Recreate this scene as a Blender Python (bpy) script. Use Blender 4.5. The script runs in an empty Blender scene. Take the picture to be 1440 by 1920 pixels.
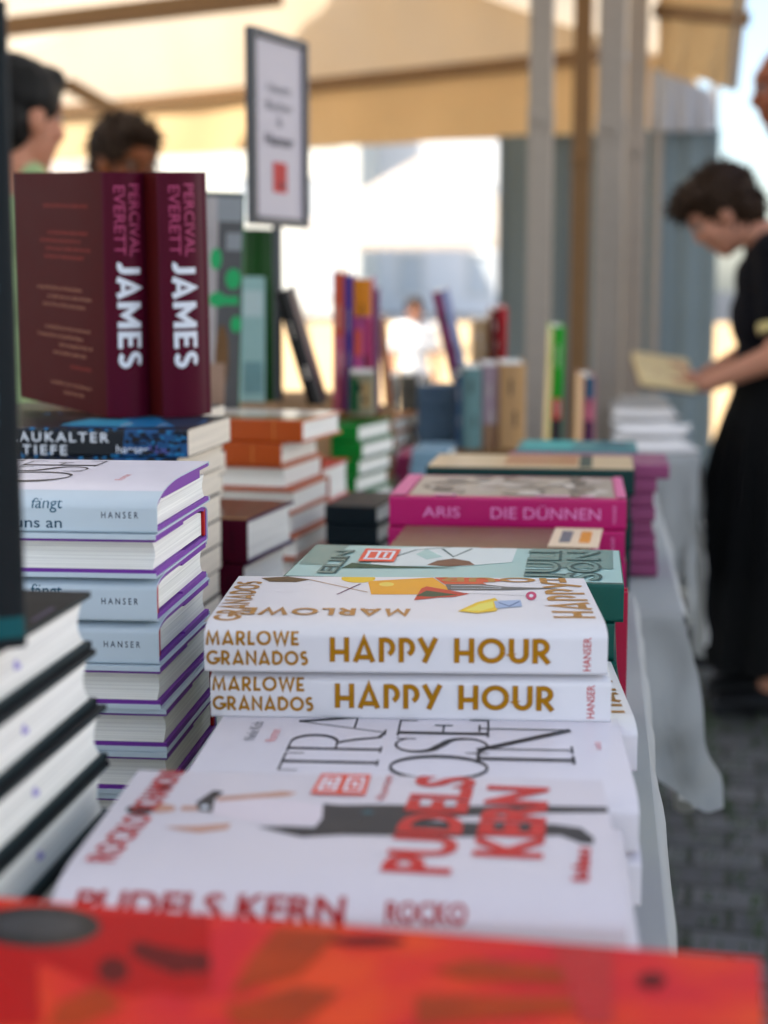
import bpy, bmesh, math, random
from mathutils import Vector, Matrix, noise
random.seed(7)
R = math.radians
sc = bpy.context.scene
C = sc.collection

# ------------------------------------------------------------------ camera, sky, sun, exposure
CAMH, YAW, PITCH, FPX = 1.15, R(7.7), R(7.9), 3000.0
cd = bpy.data.cameras.new('camera'); cam = bpy.data.objects.new('camera', cd); C.objects.link(cam)
cam.location = (0, 0, CAMH); cam.rotation_euler = (R(90) - PITCH, 0, YAW)
cd.sensor_fit = 'HORIZONTAL'; cd.sensor_width = 24; cd.lens = 50
cd.clip_start = 0.02; cd.clip_end = 3000
cd.dof.use_dof = True; cd.dof.focus_distance = .98; cd.dof.aperture_fstop = 5.0; cd.dof.aperture_blades = 0
sc.camera = cam
SUN_EL, SUN_AZ = R(56), R(-128)         # azimuth from +Y towards +X (the sun is behind and to the left)
w = bpy.data.worlds.new('World'); sc.world = w; w.use_nodes = True
nt = w.node_tree; bg = nt.nodes['Background']
sky = nt.nodes.new('ShaderNodeTexSky'); sky.sky_type = 'NISHITA'; sky.sun_disc = False
sky.sun_elevation = SUN_EL; sky.sun_rotation = SUN_AZ; sky.air_density = 1.0; sky.dust_density = 2.0
nt.links.new(sky.outputs[0], bg.inputs[0]); bg.inputs[1].default_value = 0.15
sd = bpy.data.lights.new('sun', 'SUN'); sd.energy = 4.5; sd.angle = R(0.5); sd.color = (1, .94, .84)
so = bpy.data.objects.new('sun', sd); C.objects.link(so)
sdir = Vector((math.sin(SUN_AZ) * math.cos(SUN_EL), math.cos(SUN_AZ) * math.cos(SUN_EL), math.sin(SUN_EL)))
so.location = sdir * 30; so.rotation_euler = sdir.to_track_quat('Z', 'Y').to_euler()
vs = sc.view_settings; vs.view_transform = 'Standard'; vs.look = 'None'; vs.gamma = 1; vs.exposure = 1.2
vs.use_curve_mapping = False
sc.cycles.use_denoising = True
sc.cycles.max_bounces = 8; sc.cycles.diffuse_bounces = 5; sc.cycles.transmission_bounces = 6

_f = Vector((-math.sin(YAW) * math.cos(PITCH), math.cos(YAW) * math.cos(PITCH), -math.sin(PITCH)))
_r = Vector((math.cos(YAW), math.sin(YAW), 0)); _u = _r.cross(_f)
def ray(px, py): return _f + _r * ((px - 720) / FPX) - _u * ((py - 960) / FPX)
def at(px, py, Y):
    r = ray(px, py); return Vector((0, 0, CAMH)) + r * (Y / r.y)
def atz(px, py, z):
    r = ray(px, py); return Vector((0, 0, CAMH)) + r * ((z - CAMH) / r.z)

# ------------------------------------------------------------------ helpers
def lin(c):
    return tuple((v / 255 / 12.92 if v / 255 < .04045 else ((v / 255 + .055) / 1.055) ** 2.4) for v in c)
MATS = {}
def M(name, rgb, rough=.5, metal=0, coat=0, var=.06, scale=40, gain=1.0, bump=0, trans=0, sheen=0):
    if name in MATS: return MATS[name]
    m = bpy.data.materials.new(name); m.use_nodes = True; MATS[name] = m
    n = m.node_tree.nodes; l = m.node_tree.links; p = n['Principled BSDF']
    c = [min(.85, v * gain) for v in lin(rgb)]
    lm = .2126 * c[0] + .7152 * c[1] + .0722 * c[2]; dk = .72 + .28 * max(0, min(1, (lm - .15) / .4))   # lighting contrast put into every base colour: fuller, dark tones deeper
    c = [max(.004, min(.85, (lm + (v - lm) * 1.22) * dk)) for v in c]
    tc = n.new('ShaderNodeTexCoord'); nz = n.new('ShaderNodeTexNoise'); nz.inputs['Scale'].default_value = scale
    nz.inputs['Detail'].default_value = 6
    l.new(tc.outputs['Object'], nz.inputs['Vector'])
    mr = n.new('ShaderNodeMapRange'); l.new(nz.outputs['Fac'], mr.inputs[0])
    mr.inputs[3].default_value = 1 - var; mr.inputs[4].default_value = 1 + var
    mx = n.new('ShaderNodeVectorMath'); mx.operation = 'SCALE'; mx.inputs[0].default_value = c
    l.new(mr.outputs[0], mx.inputs['Scale']); l.new(mx.outputs[0], p.inputs['Base Color'])
    mr2 = n.new('ShaderNodeMapRange'); l.new(nz.outputs['Fac'], mr2.inputs[0])
    mr2.inputs[3].default_value = rough - .06; mr2.inputs[4].default_value = min(1, rough + .06)
    l.new(mr2.outputs[0], p.inputs['Roughness'])
    p.inputs['Metallic'].default_value = metal; p.inputs['Coat Weight'].default_value = coat
    p.inputs['Specular IOR Level'].default_value = .18 if max(c) < .16 and not metal else .3
    p.inputs['Coat Roughness'].default_value = .15; p.inputs['Sheen Weight'].default_value = sheen
    if bump:
        b = n.new('ShaderNodeBump'); b.inputs['Strength'].default_value = bump; b.inputs['Distance'].default_value = .002
        l.new(nz.outputs['Fac'], b.inputs['Height']); l.new(b.outputs[0], p.inputs['Normal'])
    if trans:
        t = n.new('ShaderNodeBsdfTranslucent'); l.new(mx.outputs[0], t.inputs['Color'])
        s = n.new('ShaderNodeMixShader'); s.inputs[0].default_value = trans
        l.new(p.outputs[0], s.inputs[1]); l.new(t.outputs[0], s.inputs[2])
        l.new(s.outputs[0], n['Material Output'].inputs['Surface'])
    return m
def page_mat(name, rgb):
    """paper edges: fine leaf lines across the block thickness"""
    if name in MATS: return MATS[name]
    m = M(name, rgb, .85, var=.03, scale=15)
    n = m.node_tree.nodes; l = m.node_tree.links; p = n['Principled BSDF']
    tc = n.new('ShaderNodeTexCoord'); mp = n.new('ShaderNodeMapping'); mp.inputs['Scale'].default_value = (5, 5, 1100)
    nz = n.new('ShaderNodeTexNoise'); nz.inputs['Scale'].default_value = 1; nz.inputs['Detail'].default_value = 3
    l.new(tc.outputs['Object'], mp.inputs[0]); l.new(mp.outputs[0], nz.inputs['Vector'])
    mr = n.new('ShaderNodeMapRange'); l.new(nz.outputs['Fac'], mr.inputs[0]); mr.inputs[1].default_value = .3; mr.inputs[2].default_value = .7
    mr.inputs[3].default_value = .84; mr.inputs[4].default_value = 1.12
    old = p.inputs['Base Color'].links[0].from_socket
    mx = n.new('ShaderNodeVectorMath'); mx.operation = 'SCALE'; l.new(old, mx.inputs[0]); l.new(mr.outputs[0], mx.inputs['Scale'])
    l.new(mx.outputs[0], p.inputs['Base Color'])
    b = n.new('ShaderNodeBump'); b.inputs['Strength'].default_value = .25; b.inputs['Distance'].default_value = .0005
    l.new(nz.outputs['Fac'], b.inputs['Height']); l.new(b.outputs[0], p.inputs['Normal'])
    return m

def tag(o, label=None, cat=None, group=None, kind=None):
    for k, v in (('label', label), ('category', cat), ('group', group), ('kind', kind)):
        if v: o[k] = v
    return o
def empty(name, loc=(0, 0, 0), rot=None, label=None, cat=None, group=None):
    o = bpy.data.objects.new(name, None); C.objects.link(o); o.empty_display_size = .05
    o.location = loc
    if rot is not None: o.rotation_euler = rot
    return tag(o, label, cat, group)
def obj(name, bm, mats, parent=None, smooth=35):
    me = bpy.data.meshes.new(name); bm.normal_update(); bm.to_mesh(me); bm.free()
    for m in (mats if isinstance(mats, (list, tuple)) else [mats]): me.materials.append(m)
    if smooth:
        for p in me.polygons: p.use_smooth = True
        me.set_sharp_from_angle(angle=R(smooth))
    o = bpy.data.objects.new(name, me); C.objects.link(o)
    if parent: o.parent = parent
    return o
def copy_tree(o, parent=None):
    c = o.copy(); C.objects.link(c)
    if parent: c.parent = parent
    for ch in list(o.children): copy_tree(ch, c)
    return c
def box(bm, c, s, rot=None, mi=0, bev=0):
    r = bmesh.ops.create_cube(bm, size=1)
    vs_ = r['verts']
    for v in vs_: v.co = Vector((v.co.x * s[0], v.co.y * s[1], v.co.z * s[2]))
    fs = list({f for v in vs_ for f in v.link_faces})
    if bev:
        es = list({e for v in vs_ for e in v.link_edges})
        rb = bmesh.ops.bevel(bm, geom=es, offset=bev, segments=2, affect='EDGES', profile=.5)
        vs_ = list({v for f in rb['faces'] for v in f.verts} | {v for v in vs_ if v.is_valid})
        fs = list({f for v in vs_ for f in v.link_faces})
    for v in vs_:
        co = v.co
        if rot is not None: co = rot @ co
        v.co = co + Vector(c)
    for f in fs: f.material_index = mi
def tube(bm, pts, rad, seg=12, cap=True, mi=0):
    rings = []
    pts = [Vector(p) for p in pts]
    for i, p in enumerate(pts):
        d = (pts[min(i + 1, len(pts) - 1)] - pts[max(i - 1, 0)]).normalized()
        a = d.cross(Vector((0, 0, 1)) if abs(d.z) < .9 else Vector((1, 0, 0))).normalized(); b = d.cross(a)
        r = rad[i] if isinstance(rad, (list, tuple)) else rad
        rings.append([bm.verts.new(p + a * r * math.cos(t * 2 * math.pi / seg) + b * r * math.sin(t * 2 * math.pi / seg)) for t in range(seg)])
    for a, b in zip(rings, rings[1:]):
        for i in range(seg):
            f = bm.faces.new((a[i], a[(i + 1) % seg], b[(i + 1) % seg], b[i])); f.material_index = mi
    if cap:
        for rg in (rings[0], rings[-1]):
            f = bm.faces.new(rg); f.material_index = mi
    bmesh.ops.recalc_face_normals(bm, faces=bm.faces)

# ------------------------------------------------------------------ lettering in flat 2-D: lists of (verts, faces)
_tc = {}
def text(s, size=1, bold=0, wide=1, space=1):
    """built-in font -> centred on x, baseline y=0, cap height = size"""
    k = (s, bold, space)
    if k not in _tc:
        c = bpy.data.curves.new('lettering', 'FONT'); c.body = s; c.offset = bold; c.space_character = space
        c.resolution_u = 3; c.size = 1 / .73
        o = bpy.data.objects.new('lettering', c); C.objects.link(o)
        me = bpy.data.meshes.new_from_object(o)
        V = [(v.co.x, v.co.y) for v in me.vertices]; F = [tuple(p.vertices) for p in me.polygons]
        bpy.data.objects.remove(o); bpy.data.meshes.remove(me)
        x0 = min(v[0] for v in V); x1 = max(v[0] for v in V)
        _tc[k] = ([(v[0] - (x0 + x1) / 2, v[1]) for v in V], F, x1 - x0)
    V, F, W_ = _tc[k]
    return ([(x * size * wide, y * size) for x, y in V], F)
def fit(g, width):
    xs = [v[0] for v in g[0]]; k = width / (max(xs) - min(xs)); c = (max(xs) + min(xs)) / 2
    return ([((x - c) * k, y) for x, y in g[0]], g[1])
def stroke(pts, wd):
    """polyline with (varying) width, mitred"""
    n = len(pts); wl = wd if isinstance(wd, (list, tuple)) else [wd] * n
    P = [Vector((p[0], p[1])) for p in pts]; V = []; F = []
    for i in range(n):
        a = (P[i] - P[i - 1]).normalized() if i else None; b = (P[i + 1] - P[i]).normalized() if i < n - 1 else None
        a = a or b; b = b or a
        t = (a + b); t = t.normalized() if t.length > 1e-6 else a
        nn = Vector((-t.y, t.x)); k = 1 / max(.45, nn.dot(Vector((-a.y, a.x))))
        V += [tuple(P[i] + nn * wl[i] * k / 2), tuple(P[i] - nn * wl[i] * k / 2)]
    for i in range(n - 1): F.append((2 * i, 2 * i + 1, 2 * i + 3, 2 * i + 2))
    return (V, F)
def arc(cx, cy, rx, ry, a0, a1, n=14):
    return [(cx + rx * math.cos(R(a0 + (a1 - a0) * i / n)), cy + ry * math.sin(R(a0 + (a1 - a0) * i / n))) for i in range(n + 1)]
def poly(pts): return ([tuple(p) for p in pts], [tuple(range(len(pts)))])
def ell(cx, cy, rx, ry, n=20): return poly(arc(cx, cy, rx, ry, 0, 360 - 360 / n, n - 1))
Sw = .2; h_ = Sw / 2
DECO = {  # wide geometric capitals with a low waist: (advance, strokes)
 'H': (.74, [[(h_, 0), (h_, 1)], [(.74 - h_, 0), (.74 - h_, 1)], [(h_, .40), (.74 - h_, .40)]]),
 'A': (.86, [[(.09, 0), (.43, .93), (.77, 0)], [(.2, .2), (.66, .2)]]),
 'P': (.62, [[(h_, 0), (h_, 1)], [(h_, 1 - h_)] + arc(.24, .60, .29, .31, 90, -62) ]),
 'Y': (.70, [[(.66, 1.0), (.22, 0)], [(.05, 1.0), (.36, .38)]]),
 'O': (1.0, [arc(.5, .5, .41, .41, 0, 360, 28)]),
 'U': (.74, [[(h_, 1), (h_, .37)] + arc(.37, .37, .37 - h_, .28, 180, 360) + [(.74 - h_, 1)]]),
 'R': (.68, [[(h_, 0), (h_, 1)], [(h_, 1 - h_)] + arc(.26, .66, .27, .25, 90, -90) + [(.2, .41)], [(.26, .44), (.6, 0)]]),
 'M': (.98, [[(h_ * .9, 0), (.2, .93), (.49, .15), (.78, .93), (.98 - h_ * .9, 0)]]),
 'L': (.5, [[(h_, 1), (h_, h_), (.5, h_)]]),
 'W': (1.12, [[(.07, 1), (.3, .08), (.56, .93), (.82, .08), (1.05, 1)]]),
 'E': (.54, [[(.52, 1 - h_), (h_, 1 - h_), (h_, h_), (.54, h_)], [(h_, .46), (.46, .46)]]),
 'G': (.94, [arc(.5, .5, .41, .41, 45, 330, 22), [(.55, .42), (.92, .42), (.9, .2)]]),
 'N': (.78, [[(h_, 0), (h_, .9), (.78 - h_, .1), (.78 - h_, 1)]]),
 'D': (.78, [[(h_, h_), (h_, 1 - h_), (.3, 1 - h_)] + arc(.3, .5, .39, .5 - h_, 90, -90) + [(h_, h_)]]),
 'S': (.56, [arc(.29, .72, .19, .19, 40, 270, 12) + arc(.27, .30, .2, .21, 90, -140, 12)]),
 ' ': (.42, []),
}
def deco(s, size, width=None, gap=.13):
    out = []; x = 0
    for ch in s:
        adv, st = DECO[ch]
        for q in st:
            V, F = stroke(q, Sw); out.append(([(a + x, b) for a, b in V], F))
        x += adv + gap
    x -= gap; kx = (width / x) if width else size
    return [([((a - x / 2) * kx, b * size) for a, b in V], F) for V, F in out]
SANS = {  # heavy plain capitals
 'J': (.46, [([(.36, 1), (.36, .34)] + arc(.19, .30, .17, .185, 0, -125, 9), .22)]), 'A': (.80, [([(.10, 0), (.40, .90), (.70, 0)], .22), ([(.2, .24), (.6, .24)], .17)]),
 'M': (.94, [([(.12, 0), (.12, 1)], .22), ([(.82, 0), (.82, 1)], .22), ([(.10, .92), (.47, .28), (.84, .92)], .2)]),
 'E': (.62, [([(.13, 0), (.13, 1)], .22), ([(.1, .905), (.60, .905)], .19), ([(.1, .5), (.55, .5)], .18), ([(.1, .095), (.62, .095)], .19)]),
 'S': (.62, [(arc(.31, .715, .19, .19, 35, 265, 12) + arc(.31, .285, .2, .19, 85, -150, 12), .2)])}
def heavy(t, size, width):
    out = []; x = 0
    for ch in t:
        adv, st = SANS[ch]
        for q_, wd in st:
            V, F = stroke(q_, wd); out.append(([(a + x, b) for a, b in V], F))
        x += adv + .09
    x -= .09; return [([((a - x / 2) * width / x, b * size) for a, b in V], F) for V, F in out]
th_, tk_ = .022, .075
def serif(x, y, d=.09): return [(x - d, y), (x + d, y)]
DIDO = {  # tall fine-lined display serif
 'R': (.62, [([(.1, 0), (.1, 1)], tk_ * .9), ([(.0, .012), (.2, .012)], th_), ([(.0, .988), (.12, .988)] + arc(.3, .74, .24, .248, 90, -90) + [(.1, .49)], [th_, th_] + [th_ + .05 * math.sin(math.pi * i / 14) for i in range(15)] + [th_]),
               ([(.26, .49), (.34, .44), (.42, .3), (.5, .06), (.66, .02)], [th_, .05, .06, .05, th_])]),
 'A': (.66, [([(.02, 0), (.36, 1)], th_), ([(.36, 1), (.66, 0)], tk_), ([(.14, .36), (.55, .36)], th_), (serif(.02, .012), th_), (serif(.66, .012, .11), th_)]),
 'S': (.46, [(arc(.24, .76, .2, .225, 30, 250, 14) + arc(.22, .25, .22, .235, 75, -150, 14), [th_ + .07 * math.exp(-((i - 14.5) / 6) ** 2) for i in range(30)]), ([(.41, .99), (.41, .78)], th_), ([(.02, .0), (.02, .24)], th_)]),
 'E': (.52, [([(.1, 0), (.1, 1)], tk_), ([(0, .988), (.48, .988), (.48, .8)], th_), ([(0, .012), (.52, .012), (.52, .22)], th_), ([(.1, .5), (.34, .5)], th_), ([(.34, .4), (.34, .6)], th_ * 1.4)]),
 'I': (.2, [([(.1, 0), (.1, 1)], tk_ * .8), (serif(.1, .012), th_ * 1.5), (serif(.1, .988), th_ * 1.5)]),
 'N': (.66, [([(.1, 0), (.1, 1)], th_), ([(.06, 1), (.6, 0)], tk_), ([(.6, 0), (.6, 1)], th_), (serif(.1, .012), th_), (serif(.6, .988), th_), ([(-.02, .988), (.1, .988)], th_)]),
 'T': (.56, [([(.28, 0), (.28, 1)], tk_), ([(.02, .8), (.02, .988), (.54, .988), (.54, .8)], th_), (serif(.28, .012), th_)]),
 'O': (.7, [(arc(.35, .5, .3, .49, 0, 360, 32), [th_ + .06 * abs(math.cos(i * math.pi / 16)) for i in range(33)])]),
}
def dido(s, size, gap=.03, wide=1):
    out = []; x = 0
    for ch in s:
        adv, st = DIDO[ch]
        for q, wd in st:
            V, F = stroke(q, wd); out.append(([((a + x) * size * wide, b * size) for a, b in V], F))
        x += (adv + gap)
    return out, x * size * wide

# ------------------------------------------------------------------ books
PAGE = page_mat('paper_white', (238, 237, 230)); PAGE2 = page_mat('paper_cream', (226, 218, 203)); PAGE3 = page_mat('paper_grey', (214, 212, 205))
def offset_prof(P, d):
    out = []
    for i, p in enumerate(P):
        a = P[max(i - 1, 0)]; b = P[min(i + 1, len(P) - 1)]
        t = Vector((b[0] - a[0], b[1] - a[1])).normalized()
        out.append((p[0] + t.y * d, p[1] - t.x * d))    # inward: the outline runs back fore-edge -> spine -> front fore-edge
    return out
def extrude(bm, P, x0, x1, close=True, mi=0):
    A = [bm.verts.new((x0, y, z)) for y, z in P]; B = [bm.verts.new((x1, y, z)) for y, z in P]
    n = len(P); fs = []
    for i in range(n if close else n - 1):
        j = (i + 1) % n; fs.append(bm.faces.new((A[i], A[j], B[j], B[i])))
    for f in fs: f.material_index = mi
    return A, B
def shell(bm, P, d, x0, x1, mi=0):
    """a folded sheet: outline P, thickness d inwards"""
    Q = offset_prof(P, d); n = len(P)
    vo = [[bm.verts.new((x, y, z)) for y, z in P] for x in (x0, x1)]
    vi = [[bm.verts.new((x, y, z)) for y, z in Q] for x in (x0, x1)]
    F = []
    for i in range(n - 1):
        F.append((vo[0][i], vo[0][i + 1], vo[1][i + 1], vo[1][i])); F.append((vi[0][i], vi[1][i], vi[1][i + 1], vi[0][i + 1]))
        for k in (0, 1):
            q = (vo[k][i], vi[k][i], vi[k][i + 1], vo[k][i + 1]); F.append(q if k == 0 else q[::-1])
    for i in (0, n - 1):
        q = (vo[0][i], vo[1][i], vi[1][i], vi[0][i]); F.append(q if i == 0 else q[::-1])
    for q in F: bm.faces.new(q).material_index = mi
class Book:
    """lying flat: x along the spine (head of the book at -x), spine at y=0, fore-edge at y=W, front cover up"""
    def __init__(s, name, L, W, T, cover, page=PAGE, board=None, hard=True, ry=.006, rz=.004, rb=.003, bulge=.0, x0=None, conc=.004, headband=None, flap=False, ribbon=None, pagein=.003, lens=0):
        s.L, s.W, s.T = L, W, T; s.xa = -L / 2 if x0 is None else x0; s.xb = s.xa + L
        s.root = empty(name)
        P = [(W, 0), (W * .7, 0), (W * .35, 0)] + [(rb - rb * math.sin(t * math.pi / 10), rb - rb * math.cos(t * math.pi / 10)) for t in range(6)]
        zs0, zs1 = rb, T - rz
        for i in range(1, 10):
            t = i / 10; P.append((-bulge * math.sin(math.pi * t), zs0 + (zs1 - zs0) * t))
        P += [(ry - ry * math.cos(t * math.pi / 16), zs1 + rz * math.sin(t * math.pi / 16)) for t in range(9)]
        P += [(ry + (W - ry) * k, T) for k in (.35, .7)] + [(W, T)]
        if bulge: P = [(y - (bulge * 0), z) for y, z in P]
        s.P = P
        tj = .0006 if (board or not hard) else .0024
        bm = bmesh.new(); shell(bm, P, tj, s.xa, s.xb)
        if board:
            for z in (.0014, T - .0014): box(bm, ((s.xa + s.xb) / 2, W + .0002, z), (L - .0001, .0008, .0027))
        s.cover = obj('cover', bm, cover, s.root)
        inner = offset_prof(P, tj + .00015)
        if board:
            bm = bmesh.new(); shell(bm, inner, .0024, s.xa + .0008, s.xb - .0008); s.board = obj('board', bm, board, s.root)
            inner = offset_prof(inner, .0024 + .0001)
        if flap and board:
            for z in (inner[0][1] + .0004, inner[-1][1] - .0004):
                bm = bmesh.new(); box(bm, ((s.xa + s.xb) / 2, W * .74, z), (L - .001, W * .5, .0014))
                obj('jacket_flap', bm, board, s.root)
            inner = offset_prof(inner, .0012)
        if lens:
            zm = T - lens; top = [p for p in inner if p[1] > zm and p[0] < W - .001]; bm = bmesh.new()
            A, B_ = extrude(bm, top + [(top[-1][0], zm), (top[0][0], zm)], s.xa + .0010, s.xb - .0010); bm.faces.new(A[::-1]); bm.faces.new(B_); bmesh.ops.recalc_face_normals(bm, faces=bm.faces[:])
            obj('endpaper', bm, board, s.root); inner = [(y, min(z, zm - .0002)) for y, z in inner]
        yl = W - pagein; Q = [p for p in inner if p[0] < yl]
        zb, zt = Q[0][1], Q[-1][1]
        fe = [(yl - conc * math.sin(math.pi * i / 8), zt + (zb - zt) * i / 8) for i in range(9)]
        inset = .0028 if hard else .0003
        bm = bmesh.new(); A, B = extrude(bm, Q + fe, s.xa + inset, s.xb - inset)
        bm.faces.new(A[::-1]); bm.faces.new(B); bmesh.ops.recalc_face_normals(bm, faces=bm.faces)
        obj('page_block', bm, page, s.root)
        if headband:
            for x in (s.xa + .0018, s.xb - .0018):
                bm = bmesh.new(); box(bm, (x, .0042 + (.0 if not board else .0015), T / 2), (.0022, .004, T - .007), bev=.0008)
                obj('headband', bm, headband, s.root)
        if ribbon:
            bm = bmesh.new(); box(bm, (s.xb - .0005, W * .5, T * .4), (.0015, .003, .0008)); obj('ribbon', bm, ribbon, s.root)
        # arc length along the outline, zero at the middle of the spine
        S = [0]
        for a, b in zip(P, P[1:]): S.append(S[-1] + math.hypot(b[0] - a[0], b[1] - a[1]))
        k0 = min(range(len(P)), key=lambda i: abs(P[i][1] - T / 2) + (1 if P[i][0] > .01 else 0))
        s.S = [v - S[k0] for v in S]
    def surf(s, u, a, h):
        S, P = s.S, s.P; i = 0
        while i < len(S) - 2 and S[i + 1] < a: i += 1
        t = (a - S[i]) / (S[i + 1] - S[i]); p, q = P[i], P[i + 1]
        d = Vector((q[0] - p[0], q[1] - p[1])).normalized()
        return Vector((u, p[0] + (q[0] - p[0]) * t - d.y * h, p[1] + (q[1] - p[1]) * t + d.x * h))
    def s_of_y(s, y):                       # arc length of a point on the front cover
        return s.S[-1] - (s.W - y)
    def print(s, items, name='cover_lettering', h=.00012, parent=None):
        """items: (shape, material, placer) with placer(x,y)->(u,s); marks that stand well apart become parts of their own"""
        box_ = []
        for g, m, pl in items:
            q_ = [pl(x, y) for V, F in (g if isinstance(g, list) else [g]) for x, y in V]
            box_.append((min(a for a, b in q_), min(b for a, b in q_), max(a for a, b in q_), max(b for a, b in q_)))
        n_ = len(items); grp = list(range(n_))
        for i in range(n_):
            for j in range(i):
                A_, B_ = box_[i], box_[j]; gap = math.hypot(max(0, A_[0] - B_[2], B_[0] - A_[2]), max(0, A_[1] - B_[3], B_[1] - A_[3]))
                if gap <= .012 and grp[i] != grp[j]:
                    o_, k_ = grp[i], grp[j]; grp = [k_ if v == o_ else v for v in grp]
        if len(set(grp)) > 1:
            return [s.print([it for it, k_ in zip(items, grp) if k_ == q_], name, h, parent) for q_ in sorted(set(grp))]
        bm = bmesh.new(); mats = []; step = 0
        for g, m, pl in items:
            if m not in mats: mats.append(m)
            mi = mats.index(m)
            for V, F in (g if isinstance(g, list) else [g]):
                t = bmesh.new(); vv = []
                for x, y in V:
                    u, a = pl(x, y); vv.append(t.verts.new((min(max(u, s.xa + .0002), s.xb - .0002), min(max(a, s.S[0] + .0002), s.S[-1] - .0002), 0)))
                for f in F:
                    try: t.faces.new([vv[i] for i in f])
                    except ValueError: pass
                lo = min(v.co.y for v in t.verts); hi = max(v.co.y for v in t.verts)
                for a in s.S:
                    if lo < a < hi:
                        bmesh.ops.bisect_plane(t, geom=t.verts[:] + t.edges[:] + t.faces[:], dist=1e-7, plane_co=(0, a, 0), plane_no=(0, 1, 0))
                bmesh.ops.triangulate(t, faces=t.faces[:])
                t.normal_update(); step += 1
                mp = {v: bm.verts.new(s.surf(v.co.x, v.co.y, h + .000015 * step)) for v in t.verts}
                for f in t.faces:
                    vs_ = [mp[v] for v in f.verts]
                    if f.normal.z < 0: vs_.reverse()
                    try: bm.faces.new(vs_).material_index = mi
                    except ValueError: pass
                t.free()
        bm.normal_update()
        return obj(name, bm, mats, parent or s.cover, smooth=35)
    def place(s, root, px=None, x=None, y=0, z=0, yaw=0, rev=False):
        """right-hand near lower corner at (x,y,z)"""
        a = R(yaw) + (math.pi if rev else 0); Rm = Matrix.Rotation(a, 3, 'Z')
        c = Vector((s.xa, s.W, 0)) if rev else Vector((s.xb, 0, 0))
        root.location = Vector((x, y, z)) - Rm @ c; root.rotation_euler = (0, 0, a)
        return root
# placers: spine text; cover text reading away from the spine; cover text upside-down along the spine
def onspine(u0, s0): return lambda x, y: (u0 + x, s0 + y)
def oncover(u0, s0): return lambda x, y: (u0 - y, s0 + x)
def flipped(u0, s0): return lambda x, y: (u0 - x, s0 - y)
def pixcover(b):                             # a point seen on the front cover, in the cover's own coordinates
    bpy.context.view_layer.update()
    inv = b.root.matrix_world.inverted(); zt = b.root.location.z + b.T
    def f(px, py):
        p = inv @ atz(px, py, zt); return (p.x, b.s_of_y(min(max(p.y, .001), b.W - .001)))
    return f
ORD = ['topmost', 'second', 'third', 'fourth', 'fifth', 'sixth', 'seventh', 'eighth', 'ninth', 'tenth']
def stack(b, n, ztop, xs, y, yaws, desc, where, group, cat='book', revs=None, first=None, jitter=.004):
    """n copies of b below ztop; xs = right end of each, from the top; b itself is the topmost"""
    out = []
    for i in range(n):
        r = b.root if (i == 0 and first is None) else copy_tree(first.root if first and i else (first or b).root)
        bb = b
        xi = xs[i] if i < len(xs) else xs[-1] + random.uniform(-jitter, jitter)
        yw = yaws[i] if i < len(yaws) else random.uniform(-1.2, 1.2)
        rv = bool(revs and i < len(revs) and revs[i])
        b.place(r, x=xi, y=y + (0 if i == 0 else random.uniform(-jitter, jitter) * .6), z=ztop - b.T * (i + 1) - .0003 * i, yaw=yw, rev=rv)
        tag(r, f'{ORD[i]} {desc} {where}', cat, group)
        out.append(r)
    return out

# ------------------------------------------------------------------ ground
def stone_mat():
    m = bpy.data.materials.new('cobble_stone'); m.use_nodes = True; n = m.node_tree.nodes; l = m.node_tree.links; p = n['Principled BSDF']
    tc = n.new('ShaderNodeTexCoord'); mp = n.new('ShaderNodeMapping'); mp.inputs['Rotation'].default_value = (0, 0, R(4))
    wv = n.new('ShaderNodeTexNoise'); wv.inputs['Scale'].default_value = 5
    ad = n.new('ShaderNodeMixRGB'); ad.blend_type = 'ADD'; ad.inputs[0].default_value = .06
    l.new(tc.outputs['Object'], ad.inputs[1]); l.new(wv.outputs['Color'], ad.inputs[2]); l.new(ad.outputs[0], mp.inputs[0])
    br = n.new('ShaderNodeTexBrick'); br.inputs['Scale'].default_value = 1; br.inputs['Mortar Size'].default_value = .009
    br.inputs['Brick Width'].default_value = .15; br.inputs['Row Height'].default_value = .11; br.inputs['Mortar Smooth'].default_value = .3
    br.inputs['Color1'].default_value = (.045, .046, .05, 1); br.inputs['Color2'].default_value = (.15, .15, .152, 1); br.inputs['Mortar'].default_value = (.018, .024, .014, 1)
    l.new(mp.outputs[0], br.inputs['Vector'])
    nz = n.new('ShaderNodeTexNoise'); nz.inputs['Scale'].default_value = 60; nz.inputs['Detail'].default_value = 8; l.new(tc.outputs['Object'], nz.inputs['Vector'])
    mx = n.new('ShaderNodeMixRGB'); mx.blend_type = 'MULTIPLY'; mx.inputs[0].default_value = .6; l.new(br.outputs['Color'], mx.inputs[1]); l.new(nz.outputs['Fac'], mx.inputs[2])
    l.new(mx.outputs[0], p.inputs['Base Color']); p.inputs['Roughness'].default_value = .75
    sb = n.new('ShaderNodeMath'); sb.operation = 'MULTIPLY_ADD'; sb.inputs[1].default_value = -1.0; l.new(br.outputs['Fac'], sb.inputs[0]); l.new(nz.outputs['Fac'], sb.inputs[2])
    b = n.new('ShaderNodeBump'); b.inputs['Strength'].default_value = .9; b.inputs['Distance'].default_value = .012; l.new(sb.outputs[0], b.inputs['Height']); l.new(b.outputs[0], p.inputs['Normal'])
    return m
bm = bmesh.new(); bmesh.ops.create_grid(bm, x_segments=2, y_segments=2, size=900)
tag(obj('ground', bm, stone_mat(), smooth=0), kind='structure')
bm = bmesh.new(); box(bm, (-6, 34, .002), (60, 46, .004))
tag(obj('square_paving', bm, M('sandy_paving', (205, 178, 140), .9, var=.2, scale=3), smooth=0), kind='structure')
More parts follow.
